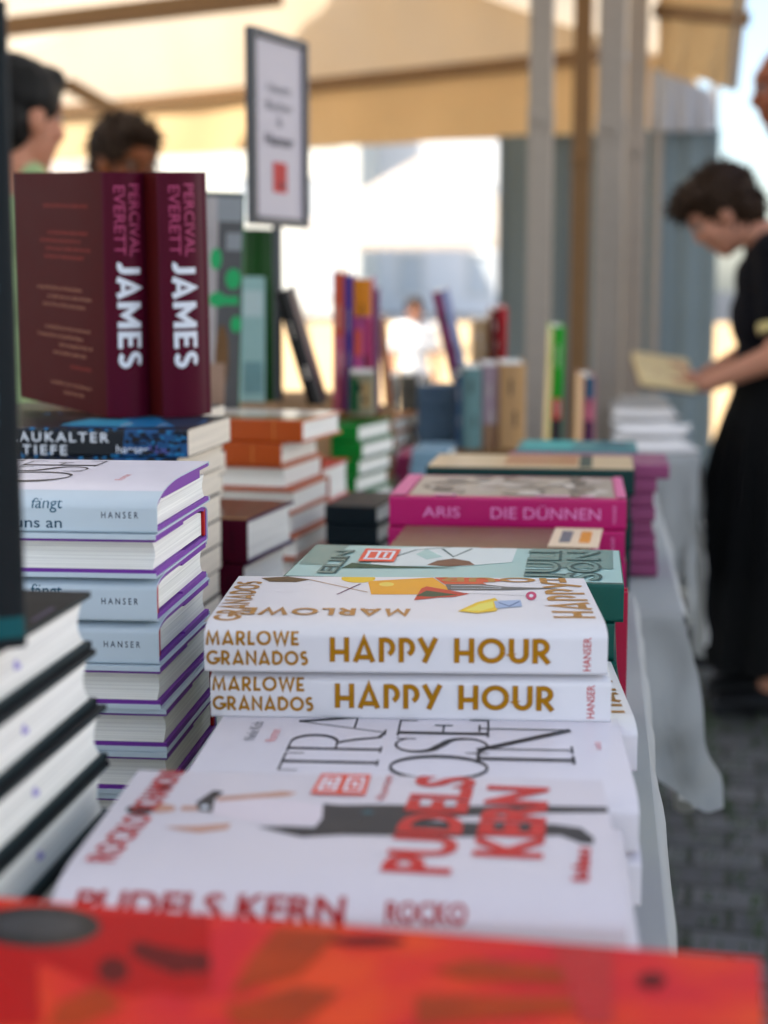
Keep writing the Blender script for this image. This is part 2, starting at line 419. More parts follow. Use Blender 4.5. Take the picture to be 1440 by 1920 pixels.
# grass growing in the joints of the cobbles
bm = bmesh.new()
for i in range(3600):
    x = random.uniform(.06, 1.0); y = random.uniform(2.0, 5.6)
    if random.random() < .6: y = round(y / .11) * .11 + random.gauss(0, .008)
    else: x = round(x / .15) * .15 + random.gauss(0, .008)
    hh = random.uniform(.008, .03); a = random.uniform(0, 6.28); d = Vector((math.cos(a), math.sin(a), 0)) * .0022; ln = Vector((random.gauss(0, .008), random.gauss(0, .008), hh))
    p = Vector((x, y, 0)); bm.faces.new([bm.verts.new(p - d), bm.verts.new(p + d), bm.verts.new(p + ln)])
tag(obj('grass', bm, M('joint_grass', (62, 88, 40), .8, var=.3), smooth=0), kind='stuff')

# ------------------------------------------------------------------ the market tent (roof, gable, valances, frame)
CANVAS = M('tent_canvas', (228, 218, 202), .8, var=.05, scale=2.5, gain=1.0, trans=.55)
CANVAS_D = M('tent_canvas_seam', (226, 204, 168), .85, var=.08, scale=3, trans=.35)
ALU = M('tent_aluminium', (170, 160, 150), .42, metal=.35, var=.1, scale=30)
ALU_D = M('tent_brown_steel', (140, 112, 84), .5, metal=.2, var=.15, scale=20)
GREY_TARP = M('grey_tarp', (128, 138, 140), .7, var=.08, scale=4, trans=.18)
BLUE_TARP = M('grey_blue_tarp', (138, 150, 152), .7, var=.08, scale=4, trans=.12)
tent = empty('market_tent', (-1.6, 4, 0), label='cream canvas market tent on aluminium poles over the book tables', cat='tent')
def world_child(name, bm, mats, par, **k):
    o = obj(name, bm, mats, None, **k); o.parent = par
    o.matrix_parent_inverse = Matrix.Translation(-Vector(par.location)) if not any(par.rotation_euler) else (Matrix.Translation(par.location) @ par.rotation_euler.to_matrix().to_4x4()).inverted()
    return o
def sheet(bm, f, nu, nv, thick=0):
    g = [[bm.verts.new(f(i / nu, j / nv)) for j in range(nv + 1)] for i in range(nu + 1)]
    for i in range(nu):
        for j in range(nv): bm.faces.new((g[i][j], g[i + 1][j], g[i + 1][j + 1], g[i][j + 1]))
    if thick:
        bmesh.ops.recalc_face_normals(bm, faces=bm.faces[:])
        bmesh.ops.solidify(bm, geom=bm.faces[:], thickness=thick)
    return g
EAVE, RIDGE, XE, XR, XL, Y0, Y1 = 2.26, 3.05, .34, -1.6, -3.54, 4.72, 8.6
def roof_f(x0, z0, x1, z1, Y0=Y0, Y1=Y1):
    def f(u, v):
        sag = -.05 * math.sin(math.pi * u) * math.sin(math.pi * ((v * 3) % 1)) if 0 < v < 1 else 0
        return Vector((x0 + (x1 - x0) * u, Y0 + (Y1 - Y0) * v, z0 + (z1 - z0) * u + sag))
    return f
bm = bmesh.new(); sheet(bm, roof_f(XE, EAVE, XR, RIDGE), 10, 36); sheet(bm, roof_f(XL, EAVE, XR, RIDGE), 10, 36)
bmesh.ops.solidify(bm, geom=bm.faces[:], thickness=.002)
world_child('roof', bm, CANVAS, tent, smooth=60)
CANVAS_N = M('added_roof_canvas', (214, 214, 214), .8, var=.05, scale=2.5, trans=.16)
near_added_tent = empty('market_tent', (-1.6, 2, 0), label='unseen white canvas roof added for neutral light over the nearest table, front pole grey', cat='tent')  # unseen white roof added for cool neutral light; only its front pole shows
bm = bmesh.new(); sheet(bm, roof_f(XE, EAVE, XR, RIDGE, -1.6, 4.66), 10, 36); sheet(bm, roof_f(XL, EAVE, XR, RIDGE, -1.6, 4.66), 10, 36)
bmesh.ops.solidify(bm, geom=bm.faces[:], thickness=.002); world_child('roof', bm, CANVAS_N, near_added_tent, smooth=60)
BL, BR = at(300, 190, 9.1), at(1080, 108, 8.25)       # end crossbeam: its far end stands further off
def lerp(a, b, t): return a + (b - a) * t
def gable_f(u, v):
    x = lerp(XL, XE, u); t = (x - BL.x) / (BR.x - BL.x); lo = lerp(BL, BR, t)
    top = RIDGE - abs(x - XR) / (XE - XR) * (RIDGE - EAVE)
    z = lerp(lo.z, max(top + .25, lo.z + .05), v)
    return Vector((x, lo.y + .02 * math.sin(u * 60 + 3 * v) , z))
bm = bmesh.new(); sheet(bm, gable_f, 60, 8, .002); world_child('gable_cloth', bm, CANVAS, tent, smooth=60)
def val_f(u, v):
    x = lerp(XL, XE + .1, u); t = (x - BL.x) / (BR.x - BL.x); lo = lerp(BL, BR, t)
    zb = lerp(1.905, 1.925, u)
    return Vector((x, lo.y + .01 + .02 * math.sin(u * 44) * v, lerp(lo.z - .03, zb, v)))
bm = bmesh.new(); sheet(bm, val_f, 80, 6, .002); world_child('valance', bm, CANVAS_D, tent, smooth=60)
def beam(p, q, s=.05):
    bm = bmesh.new(); p, q = Vector(p), Vector(q); d = q - p
    rot = d.to_track_quat('X', 'Z').to_matrix(); box(bm, (p + q) / 2, (d.length, s, s * 1.3), rot, bev=s * .1)
    return bm
world_child('crossbeam', beam(lerp(BL, BR, -.55), lerp(BL, BR, 1.1), .05), ALU_D, tent, smooth=0)
world_child('eave_beam', beam((XE, -1.6, EAVE - .03), (XE, 4.66, EAVE - .03), .05), ALU, near_added_tent, smooth=0)
world_child('eave_beam', beam((XL, -1.6, EAVE - .03), (XL, 4.66, EAVE - .03), .05), ALU, near_added_tent, smooth=0)
world_child('ridge_beam', beam((XR, -1.6, RIDGE - .05), (XR, 4.66, RIDGE - .05), .05), ALU, near_added_tent, smooth=0)
for x, y in ((XE, -1.55), (XL, -1.55), (XL, 4.6)):
    bm = bmesh.new(); box(bm, (x, y, 1.12), (.05, .05, 2.24), bev=.004); world_child('pole', bm, ALU, near_added_tent, smooth=0)
b1, b2 = at(0, 52, 6.3), at(470, -3, 5.75)
world_child('crossbeam', beam(lerp(b1, b2, -1.0), lerp(b1, b2, 1.1), .055), ALU_D, tent, smooth=0)
world_child('eave_beam', beam((XE, Y0, EAVE - .03), (XE, Y1, EAVE - .03), .05), ALU, tent, smooth=0)
world_child('eave_beam', beam((XL, Y0, EAVE - .03), (XL, Y1 + 1, EAVE - .03), .05), ALU, tent, smooth=0)
world_child('ridge_beam', beam((XR, Y0, RIDGE - .05), (XR, Y1, RIDGE - .05), .05), ALU, tent, smooth=0)
def corner_brace():
    q = at(130, 160, 6.4); return beam(q, at(215, 208, 6.9), .04)
world_child('corner_brace', corner_brace(), ALU_D, tent, smooth=0)
def pole(px, Y, wpx, mat, top, par):
    d = Y * 1.005; s = wpx / FPX * d; c = at(px, 545, Y); bm = bmesh.new()
    box(bm, (c.x, Y, top / 2), (s, s, top), bev=s * .09)
    for k in (-1, 1):                                   # the extruded profile's raised ribs
        for q in (-.28, .28): box(bm, (c.x + q * s, Y + k * s * .5, top / 2), (s * .16, s * .05, top - .02))
    o = world_child('pole', bm, mat, par, smooth=0)
    bm = bmesh.new(); box(bm, (c.x, Y, .006), (s * 2.4, s * 2.4, .012), bev=.002); obj('foot_plate', bm, mat, o, smooth=0)
    bm = bmesh.new(); box(bm, (c.x, Y, 1.62), (s * 1.06, s * 1.06, .07), bev=.004); tube(bm, [(c.x, Y - s * .55, 1.62), (c.x, Y - s * .8, 1.62)], .012)
    obj('clamp', bm, mat, o, smooth=0)
    return o
pole(1010, 4.6, 44, ALU, 2.24, near_added_tent); pole(1140, 4.9, 50, ALU, 2.24, tent)
pole(1086, 6.0, 34, ALU_D, 2.24, tent); pole(1186, 5.6, 36, ALU, 2.22, tent)
def wall_f(pxa, pxb, Y, z0, z1, fold=.03, n=30):
    a, b = at(pxa, 545, Y), at(pxb, 545, Y)
    return lambda u, v: Vector((lerp(a.x, b.x, u), Y + fold * math.sin(u * n) * (1 - .4 * v), lerp(z0, z1, v)))
bm = bmesh.new(); sheet(bm, wall_f(932, 1245, 8.35, .02, 1.93), 60, 6, .002); world_child('side_wall', bm, GREY_TARP, tent, smooth=60)
for px, Y in ((-40, 8.9), ):
    pole(px, Y, 20, ALU, 2.2, tent)

# neighbouring stall to the right: tarp wall, white valance, warm awning flap
nb = empty('market_tent', (.6, 7.6, 0), label='grey blue walled market stall behind the reading woman', cat='tent')
bm = bmesh.new(); sheet(bm, wall_f(1205, 1342, 7.8, .02, 1.9, .012, 18), 40, 6, .002); world_child('side_wall', bm, BLUE_TARP, nb, smooth=60)
WHITE_C = M('white_tent_cloth', (196, 196, 198), .8, var=.04, scale=3, trans=.3)
qa, qb = at(1222, 128, 7.7), at(1342, 172, 7.7)
def nv_f(u, v):
    t = lerp(qa, qb, u); return Vector((t.x, 7.72 + .02 * math.sin(u * 20) * v, lerp(t.z, 1.88, v)))
bm = bmesh.new(); sheet(bm, nv_f, 30, 5, .002); world_child('valance', bm, WHITE_C, nb, smooth=60)
fa, fb, fc, fd = at(1236, -60, 5.6), at(1412, -60, 5.2), at(1372, 166, 5.3), at(1236, 128, 5.6)
def flap_f(u, v):
    p = lerp(lerp(fa, fb, u), lerp(fd, fc, u), v); p.y += .02 * math.sin(u * 14 + v * 2) * v; return p
bm = bmesh.new(); sheet(bm, flap_f, 24, 12, .002); world_child('awning', bm, CANVAS_D, nb, smooth=60)
world_child('awning_bar', beam(at(1232, 20, 5.62), at(1400, 36, 5.25), .035), ALU_D, nb, smooth=0)
world_child('awning_bar', beam(at(1395, -60, 5.25), at(1372, 168, 5.32), .03), ALU, nb, smooth=0)
for px, Y in ((1228, 7.75), (1330, 7.85)):
    pole(px, Y, 14, ALU, 2.2, nb)

# pale buildings and a white marquee across the sunny square
def building(cx, y, wd, ht, dp, mat, label):
    t = empty('town_house', (cx, y, 0), label=label, cat='building')
    bm = bmesh.new(); box(bm, (0, 0, ht / 2), (wd, dp, ht)); obj('wall', bm, mat, t, smooth=0)
    bm = bmesh.new(); box(bm, (0, 0, ht + .2), (wd + .6, dp + .6, .4)); box(bm, (0, 0, ht + .9), (wd * .8, dp * .7, 1.0)); obj('roof', bm, M('slate_roof', (130, 120, 112)), t, smooth=0)
    nx = int(wd / 3.2)
    for i in range(nx):
        for k in range(int(ht / 3.4)):
            x = -wd / 2 + (i + .5) * wd / nx; z = 1.9 + k * 3.4
            bm = bmesh.new()
            for sx in (-1, 1): box(bm, (x + sx * .6, -dp / 2 - .03, z), (.12, .1, 1.9))
            for sz in (-1, 1): box(bm, (x, -dp / 2 - .035, z + sz * .98), (1.36, .12, .12))
            f = obj('window', bm, M('window_frame', (225, 222, 215)), t, smooth=0)
            bm = bmesh.new(); box(bm, (x, -dp / 2 - .006, z), (1.1, .02, 1.85)); obj('pane', bm, M('window_pane', (205, 210, 212), .1), f, smooth=0)
    return t
building(-26, 78, 30, 11, 10, M('pale_render', (240, 234, 222), .9, scale=1), 'long pale rendered town house across the sunlit square')
building(-11, 84, 20, 9, 10, M('white_render', (244, 242, 236), .9, scale=1), 'white town house behind the long pale one across the sunlit square')
bounce_house = building(0, 0, 52, 8, 8, M('bounce_grey_white', (226, 228, 232), .9, scale=1), 'unseen grey white facade added to bounce daylight from the right side of the square')  # unseen house added to bounce daylight onto the right-facing book ends
bounce_house.location = (14, 8, 0); bounce_house.rotation_euler = (0, 0, R(-90))
def marquee(cx, y, s, label):
    t = empty('white_marquee', (cx, y, 0), label=label, cat='tent', group='white marquees in the sunlit square')
    ap = Vector((0, 0, 3.7)); cs = [Vector((sx * s / 2, sy * s / 2, 2.3)) for sx, sy in ((-1, -1), (1, -1), (1, 1), (-1, 1))]
    bm = bmesh.new(); a = bm.verts.new(ap); v = [bm.verts.new(c) for c in cs]
    for i in range(4): bm.faces.new((v[i], v[(i + 1) % 4], a))
    bmesh.ops.solidify(bm, geom=bm.faces[:], thickness=.01); obj('roof', bm, M('marquee_white', (245, 245, 243), .7, trans=.8), t, smooth=0)
    bm = bmesh.new()
    for i in range(4):
        p, q = cs[i], cs[(i + 1) % 4]; c = (p + q) / 2; d = q - p
        box(bm, (c.x * 1.004, c.y * 1.004, 2.12), (max(abs(d.x), .01), max(abs(d.y), .01), .36))
    obj('valance', bm, M('marquee_white', (245, 245, 243)), t, smooth=0)
    for c in cs:
        bm = bmesh.new(); tube(bm, [(c.x * .98, c.y * .98, 0), (c.x * .98, c.y * .98, 2.3)], .03); obj('pole', bm, ALU, t)
    return t
marquee(-3.2, 30, 4, 'white pyramid marquee seen through the tent opening, right one')
marquee(-9.5, 27, 4, 'white pyramid marquee seen through the tent opening, left one')

# ------------------------------------------------------------------ tables and cloths
WOOD = M('table_wood', (150, 112, 74), .6, var=.25, scale=12); STEEL = M('table_steel', (110, 112, 114), .4, metal=.7)
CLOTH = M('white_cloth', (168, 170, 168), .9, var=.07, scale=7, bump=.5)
ZN, ZF = .85, .82
def table(x0, x1, y0, y1, z, label, clabel, hem, corner=0, full=.032):
    t = empty('trestle_table', ((x0 + x1) / 2, (y0 + y1) / 2, 0), label=label, cat='table')
    bm = bmesh.new(); box(bm, (0, 0, z - .018), (x1 - x0 - .006, y1 - y0 - .006, .03), bev=.003); obj('tabletop', bm, WOOD, t, smooth=0)
    for sx in (-1, 1):
        for sy in (-1, 1):
            bm = bmesh.new(); px, py = sx * ((x1 - x0) / 2 - .12), sy * ((y1 - y0) / 2 - .15)
            tube(bm, [(px, py, z - .04), (px + sx * .03, py, 0)], .016); obj('leg', bm, STEEL, t)
    bm = bmesh.new()
    for sy in (-1, 1): box(bm, (0, sy * ((y1 - y0) / 2 - .15), z - .05), (x1 - x0 - .2, .03, .03))
    obj('rail', bm, STEEL, t, smooth=0)
    # the cloth: top sheet and the hanging right and near sides as one draped sheet
    zt = z - .0012; nx, ny = 44, int((y1 - y0) / .016); ns = 26; gx = lambda i: lerp(x0, x1, 1 - (1 - i / nx) ** 2)
    bm = bmesh.new()
    def P(i, j):
        y = lerp(y0, y1, j / ny)
        if i <= nx: return Vector((gx(i), y, zt))
        k = (i - nx) / ns; fold = .5 + .5 * math.sin(y * 17 + 1.3 * math.sin(y * 5)); dep = hem(y)
        r = .006; drop = k * dep
        x = x1 + r * min(1, drop / r) + (.004 + full * fold) * min(1, drop / .35) + .012 * k * math.sin(y * 41)
        nz_ = (noise.noise(Vector((y * 9, k * 3, x1 * 50))) * .011 + noise.noise(Vector((y * 30 + k * 6, k * 7, x1 * 50))) * .006) * min(1, k * 3)
        return Vector((x + nz_, y + .012 * k * math.cos(y * 17) + nz_, zt - drop + .012 * k * noise.noise(Vector((y * 4, 2, 7)))))
    g = [[bm.verts.new(P(i, j)) for j in range(ny + 1)] for i in range(nx + ns + 1)]
    for i in range(nx + ns):
        for j in range(ny): bm.faces.new((g[i][j], g[i + 1][j], g[i + 1][j + 1], g[i][j + 1]))
    # near side
    rows = 20
    last = [g[i][0] for i in range(nx + ns + 1)]
    prev = last[:nx + 1]
    for k in range(1, rows + 1):
        kk = k / rows; cur = []
        for i in range(nx + 1):
            x = gx(i); f = .5 + .5 * math.sin(x * 21); fr = (x - x0) / (x1 - x0)
            cc = corner * max(0, (fr - .85) / .15) ** 2
            wv_ = (noise.noise(Vector((x * 14, kk * 2.2, y0))) * .03 + noise.noise(Vector((x * 45 + kk * 4, kk * 4, y0 + 3))) * .018 + math.sin(x * 120 + kk * 2) * .007) * kk
            cur.append(bm.verts.new((x + cc * kk * .9 + wv_ * .5, y0 - .004 - .03 * f * kk + wv_ - .05 * kk * max(0, fr - .8), zt - kk * hem(y0) * (1 - .35 * max(0, min(1, (.99 - fr) / .07))) - .02 * kk * noise.noise(Vector((x * 20, 5, y0))))))
        for i in range(nx): bm.faces.new((prev[i], prev[i + 1], cur[i + 1], cur[i]))
        prev = cur
    for v in bm.verts: v.co += Vector((0, 0, 0))
    bmesh.ops.recalc_face_normals(bm, faces=bm.faces[:])
    bmesh.ops.solidify(bm, geom=bm.faces[:], thickness=.0008)
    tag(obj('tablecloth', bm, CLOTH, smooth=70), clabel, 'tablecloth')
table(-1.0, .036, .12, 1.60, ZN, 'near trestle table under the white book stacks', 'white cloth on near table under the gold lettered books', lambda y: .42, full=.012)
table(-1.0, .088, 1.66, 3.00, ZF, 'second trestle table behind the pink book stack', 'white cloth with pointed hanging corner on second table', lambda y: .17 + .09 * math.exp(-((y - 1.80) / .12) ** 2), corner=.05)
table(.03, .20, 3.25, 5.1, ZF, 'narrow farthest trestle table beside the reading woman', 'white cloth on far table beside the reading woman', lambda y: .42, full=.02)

# ------------------------------------------------------------------ inks and covers
WHITE = M('jacket_white', (228, 226, 227), .42, coat=.15, var=.015)
PALEBLUE = M('jacket_pale_blue', (200, 212, 219), .45, coat=.1, var=.02)
LILAC = M('jacket_lilac_white', (224, 220, 225), .42, coat=.15, var=.015)
GOLD = M('gold_foil', (186, 136, 62), .36, metal=.55, var=.12, scale=60)
RED = M('ink_red', (206, 38, 28), .45, var=.04); DRED = M('ink_dark_red', (178, 12, 22), .45); BLACK = M('ink_black', (34, 34, 38), .4)
GREYI = M('ink_grey', (120, 122, 128), .5); PINKI = M('ink_rose', (226, 140, 140), .5); ORANGE = M('ink_orange', (238, 84, 36), .4)
PURPLE = M('board_purple', (134, 74, 172), .6); YELLOWB = M('board_pale_yellow', (232, 232, 170), .6)
TEALI = M('ink_teal', (20, 150, 150), .4); PWHITE = M('ink_white', (222, 226, 232), .45, var=.02)
def B(*a, **k): return Book(*a, **k)

# --- gold lettered pair on the HAPPY HOUR stack
hh = B('hardcover_book', .211, .145, .0252, WHITE, board=YELLOWB, ry=.024, rz=.0055, rb=.002, conc=.003)
sm = lambda px: (px - 385) / 753 * .211 - .1055
def sz(b, z): return z - b.T / 2
hh.print([
    (deco('MARLOWE', .0078, sm(563) - sm(388)), GOLD, onspine((sm(563) + sm(388)) / 2, sz(hh, .0147))),
    (deco('GRANADOS', .0076, sm(580) - sm(389)), GOLD, onspine((sm(580) + sm(389)) / 2, sz(hh, .0042))),
    (deco('HAPPY', .0132, sm(821) - sm(621)), GOLD, onspine((sm(821) + sm(621)) / 2, sz(hh, .0062))),
    (deco('HOUR', .0132, sm(1033) - sm(853)), GOLD, onspine((sm(1033) + sm(853)) / 2, sz(hh, .0062))),
    (fit(text('HANSER', .0042, .012), .0178), RED, oncover(sm(1107), sz(hh, .0112))),
], 'spine_lettering')
zt = .976
hs = stack(hh, 5, zt, [.0062, .0085, .0225, .010, .012], .823, [5.6, 4.6, 5.2, 4.5, 5], 'white gold lettered hardcover', 'in the short stack at centre', 'white gold lettered hardcovers', revs=[0, 0, 0, 0, 0])
hh.root['label'] = 'white hardcover with gold lettering and yellow envelope on its cover, topmost at centre'
hs[1]['label'] = 'white hardcover with gold spine lettering directly under the one showing a yellow envelope'
hs[2]['label'] = 'white hardcover jutting right below the two gold lettered spines, gold letters on its edge'
q = pixcover(hh)
def pp(*pts): return poly([q(*p) for p in pts])
def pl_(pts, wd): 
    P = [q(*p) for p in pts]; return stroke(P, wd)
ident = lambda x, y: (x, y)
def pe(cx, cy, rx, ry, n=20): return poly([q(x, y) for x, y in arc(cx, cy, rx, ry, 0, 342, n - 1)])
happy_cov = (deco('HAPPY', .0225, .105), GOLD, oncover(.1015, hh.s_of_y(.077)))
hh.print([
    (pe(600, 1072, 30, 4), M('lemon_pale', (232, 206, 120)), ident), (pe(672, 1085, 32, 8), M('lemon', (238, 196, 70)), ident),
    (pp((690, 1090), (812, 1079), (846, 1106), (836, 1115), (696, 1115)), M('envelope_yellow', (236, 172, 36)), ident),
    (pe(725, 1096, 14, 4), M('lemon_pale', (232, 206, 120)), ident),
    (pp((490, 1084), (540, 1081), (582, 1087), (555, 1092), (505, 1091)), M('feather_brown', (110, 84, 52)), ident),
    (pl_([(580, 1087), (630, 1098), (690, 1111)], .0009), GOLD, ident), (pl_([(632, 1115), (676, 1095)], .0012), M('plum', (110, 60, 90)), ident),
    (pp((815, 1078), (850, 1073), (895, 1074), (925, 1079), (905, 1083), (958, 1089), (905, 1093), (920, 1100), (862, 1102), (845, 1104)), M('flame_coral', (224, 104, 72)), ident),
    (pp((776, 1126), (790, 1104), (800, 1100), (880, 1114), (850, 1120), (822, 1121)), M('flame_red', (214, 78, 42)), ident),
    (pp((780, 1118), (800, 1108), (860, 1116), (810, 1120)), M('leaf_dark', (70, 90, 62)), ident),
    (pp((835, 1096), (905, 1096), (950, 1101), (1052, 1104), (950, 1107), (840, 1107)), M('spire_grey', (120, 118, 112)), ident),
    (pl_([(846, 1099), (900, 1099), (940, 1102)], .0012), PWHITE, ident), (pl_([(846, 1104), (900, 1104), (940, 1104)], .0010), PWHITE, ident),
    (pl_([(850, 1112), (920, 1115), (990, 1118)], .0007), GREYI, ident), (pe(996, 1118, 10, 8), M('cherry_pink', (206, 60, 110)), ident), (pe(996, 1118, 4, 3), PWHITE, ident),
    (pp((858, 1147), (895, 1130), (928, 1122), (940, 1133), (930, 1147), (895, 1151)), M('lemon', (238, 196, 70)), ident), (pp((872, 1146), (900, 1133), (924, 1128), (926, 1140), (900, 1147)), M('lemon_flesh', (244, 222, 130)), ident),
    (pp((926, 1128), (976, 1126), (979, 1138), (930, 1142)), M('ice_blue', (170, 186, 210)), ident), (pl_([(935, 1131), (955, 1138), (974, 1129)], .0012), M('ice_shade', (84, 106, 150)), ident),
], 'cover_art')
hh.print([(deco('GRANADOS', .0150, .112), GOLD, oncover(-.0885, hh.s_of_y(.070))), happy_cov,
          (deco('MARLOWE', .019, .092), GOLD, flipped(-.044, hh.s_of_y(.046))),
          (deco('HOUR', .015, .076), GOLD, flipped(.056, hh.s_of_y(.1442)))], 'cover_lettering')
def reprint_on(root, b, items, name):
    """the same jacket print on another copy of the book"""
    b.print(items, name, parent=[c for c in root.children if c.name.startswith('cover')][0])
reprint_on(hs[2], hh, [happy_cov], 'cover_lettering')

# --- the big-serif novel: white jacket, pale spine, purple boards; two stacks
def novel(jk):
    return B('hardcover_book', .2085, .138, .0242, jk, board=PURPLE, ry=.026, rz=.006, rb=.002, conc=.006, headband=M('headband_red', (186, 16, 44), .6), flap=True)
gr = novel(LILAC)
gs = stack(gr, 3, .9255, [.0205, .022, .019], .694, [3.6, 2.5, 3], 'white fine serif lettered hardcover', 'in the low stack before the gold spines', 'white novels with purple boards')
gr.root['label'] = 'white hardcover with huge fine black serif letters, lying between figure cover and gold spines'
def serif_lines(b, rows):
    out = []
    for s, u, y0, wide in rows:
        g, wd = dido(s, .047, wide=wide)
        out.append((g, BLACK, (lambda u, y0: lambda x, y: (u - y, b.s_of_y(.003) + (y0 - .003) + x))(u, y0)))
    return out
gu = lambda px: (px - 370) / 825 * .2085 - .104
gr.print(serif_lines(gr, [('TRA', gu(720), .034, 1.15), ('OSE', gu(928), .022, 1.3), ('IN', gu(1092), .052, 1.55)]) + [
    (fit(text('Nele Kob', .0062, 0, space=1), .034), GREYI, oncover(gu(462), gr.s_of_y(.10))), (fit(text('Roman', .0055), .022), PINKI, oncover(gu(505), gr.s_of_y(.092))),
    (fit(text('HANSER', .003), .013), PINKI, oncover(gu(1148), gr.s_of_y(.085)))], 'cover_lettering')

nb_ = novel(PALEBLUE)
nb_.print([(fit(text('HANSER', .0037, .004, space=1.6), .0205), M('ink_slate', (62, 74, 92)), onspine(.0835, sz(nb_, .0100))),
           (fit(text('fängt', .0075), .0175), M('ink_petrol', (24, 96, 120)), onspine(.0425, sz(nb_, .0138))),
           (fit(text('uns an', .0062, .006), .026), M('ink_petrol_dark', (38, 80, 104)), onspine(.038, sz(nb_, .0030)))], 'spine_lettering')
BX = -.238
ns = stack(nb_, 8, 1.0425, [BX, -.2384, -.2388, -.2386, -.2376, -.2350, -.2346, -.2346], .838, [2, 2.2, 2.5, 2.2, 2, 2.3, 2.2, 2.2],
           'pale blue hardcover with purple boards', 'in the tall stack left of centre', 'pale blue hardcovers with purple boards', revs=[0, 1, 0, 0, 1, 1, 1, 1])
nt_ = B('hardcover_book', .2085, .138, .0252, PALEBLUE, board=PURPLE, ry=.060, rz=.0112, rb=.002, conc=.006, lens=.0078)
nt_.root.location = nb_.root.location; nt_.root.rotation_euler = nb_.root.rotation_euler
for k_ in ('label', 'category', 'group'): nt_.root[k_] = nb_.root[k_]
for ch in list(nb_.root.children_recursive) + [nb_.root]: bpy.data.objects.remove(ch)
nb_ = nt_; ns[0] = nt_.root
nb_.print([(fit(text('HANSER', .0037, .004, space=1.6), .0205), M('ink_slate', (62, 74, 92)), onspine(.0835, -.0045)), (fit(text('fängt', .0075), .0175), M('ink_petrol', (24, 96, 120)), onspine(.0425, .0005)), (fit(text('uns an', .0062, .006), .026), M('ink_petrol_dark', (38, 80, 104)), onspine(.038, -.0102))], 'spine_lettering')
nb_.root['label'] = 'white and pale blue hardcover with lifted purple lined cover on the left stack'
cl = lambda px: (px - 287) / 700 * .2085
nb_.print([(lambda g: (g, BLACK, lambda x, y: (-.012 - y, nb_.s_of_y(.028) + x)))(dido('TRA', .047, wide=1.15)[0]),
           (lambda g: (g, BLACK, lambda x, y: (.042 - y, nb_.s_of_y(.03) + x)))(dido('OSE', .047, wide=1.2)[0]),
           (fit(text('Roman', .005), .022), PINKI, oncover(.075, nb_.s_of_y(.05)))], 'cover_lettering')
WJ = M('jacket_top_white', (228, 224, 230), .42, coat=.15)
nb_.print([(poly([(-.1040, .019), (.1040, .019), (.1040, .16), (-.1040, .16)]), WJ, ident)], 'front_cover', h=.00005)

# --- figure cover in front
pu = B('paperback_book', .207, .146, .0215, M('cover_warm_white', (214, 208, 212), .45, coat=.1, var=.015), page=PAGE, hard=False, ry=.036, rz=.009, rb=.002, conc=.0, pagein=.0006)
pu.print([(fit(text('PUDELS KERN', .0135, .045), .098), DRED, onspine(-.0455, .0005)), (fit(text('ROCKO', .0095, .045), .029), DRED, onspine(.0325, .0025)),
          (fit(text('hanser', .0055), .018), GREYI, onspine(.0735, sz(pu, .0005))), (fit(text('blau', .0055), .0115), RED, onspine(.0895, sz(pu, .0005)))], 'spine_lettering')
ps = stack(pu, 4, .936, [.0130, .0185, .020, .0185], .543, [3.6, 2.2, 2.8, 2.4], 'white paperback with red spine letters', 'of the front stack', 'white paperbacks with red lettering')
pu.root['label'] = 'white paperback with big red letters and a stretched dark trousered figure on its cover'
q = pixcover(pu)
TRO = M('trousers_charcoal', (66, 64, 66)); SKIN_I = M('printed_skin', (202, 158, 138)); SHIRT_I = M('printed_shirt', (222, 212, 216))
pu.print([
    (pp((405, 1500), (480, 1494), (560, 1503), (612, 1512), (604, 1545), (560, 1548), (500, 1545), (440, 1535), (395, 1525)), SHIRT_I, ident),
    (pp((606, 1507), (640, 1510), (720, 1509), (860, 1512), (1000, 1511), (1150, 1514), (1150, 1524), (1000, 1525), (860, 1532), (800, 1540), (1040, 1546), (1090, 1553), (1114, 1572), (1112, 1584), (1090, 1582), (1050, 1567), (860, 1570), (640, 1566), (565, 1570), (482, 1551), (540, 1550), (590, 1552), (604, 1535)), TRO, ident),
    (pp((405, 1495), (470, 1490), (530, 1484), (558, 1487), (540, 1493), (470, 1498), (410, 1503)), SKIN_I, ident), (pp((310, 1551), (372, 1549), (432, 1544), (428, 1555), (372, 1562), (330, 1556)), SKIN_I, ident),
    (pe(300, 1516, 30, 8), SKIN_I, ident), (pe(262, 1519, 26, 9), BLACK, ident), (pp((340, 1512), (375, 1512), (375, 1520), (340, 1521)), SKIN_I, ident),
    (pp((368, 1505), (400, 1483), (420, 1485), (402, 1500), (398, 1524), (372, 1521)), BLACK, ident), (pe(384, 1514, 8, 4), PWHITE, ident), (pe(690, 1524, 12, 3), M('pocket_teal', (70, 110, 120)), ident),
], 'cover_art')
qq = q
def between(b, g, a, c, w=None):             # lettering whose baseline runs from the seen point a to the seen point c
    p0, p1 = Vector(qq(*a)), Vector(qq(*c)); d = p1 - p0; ln = d.length; d.normalize()
    if isinstance(g, tuple): g = fit(g, ln)
    return (g, None, lambda x, y: (p0.x + d.x * (x + ln / 2) - d.y * y * 1.0, p0.y + d.y * (x + ln / 2) + d.x * y)) 
def on_line(g, m, a, c):
    g_, _, pl = between(pu, g, a, c); return (g_, m, pl)
RED2 = M('ink_vermilion', (212, 52, 26), .45)
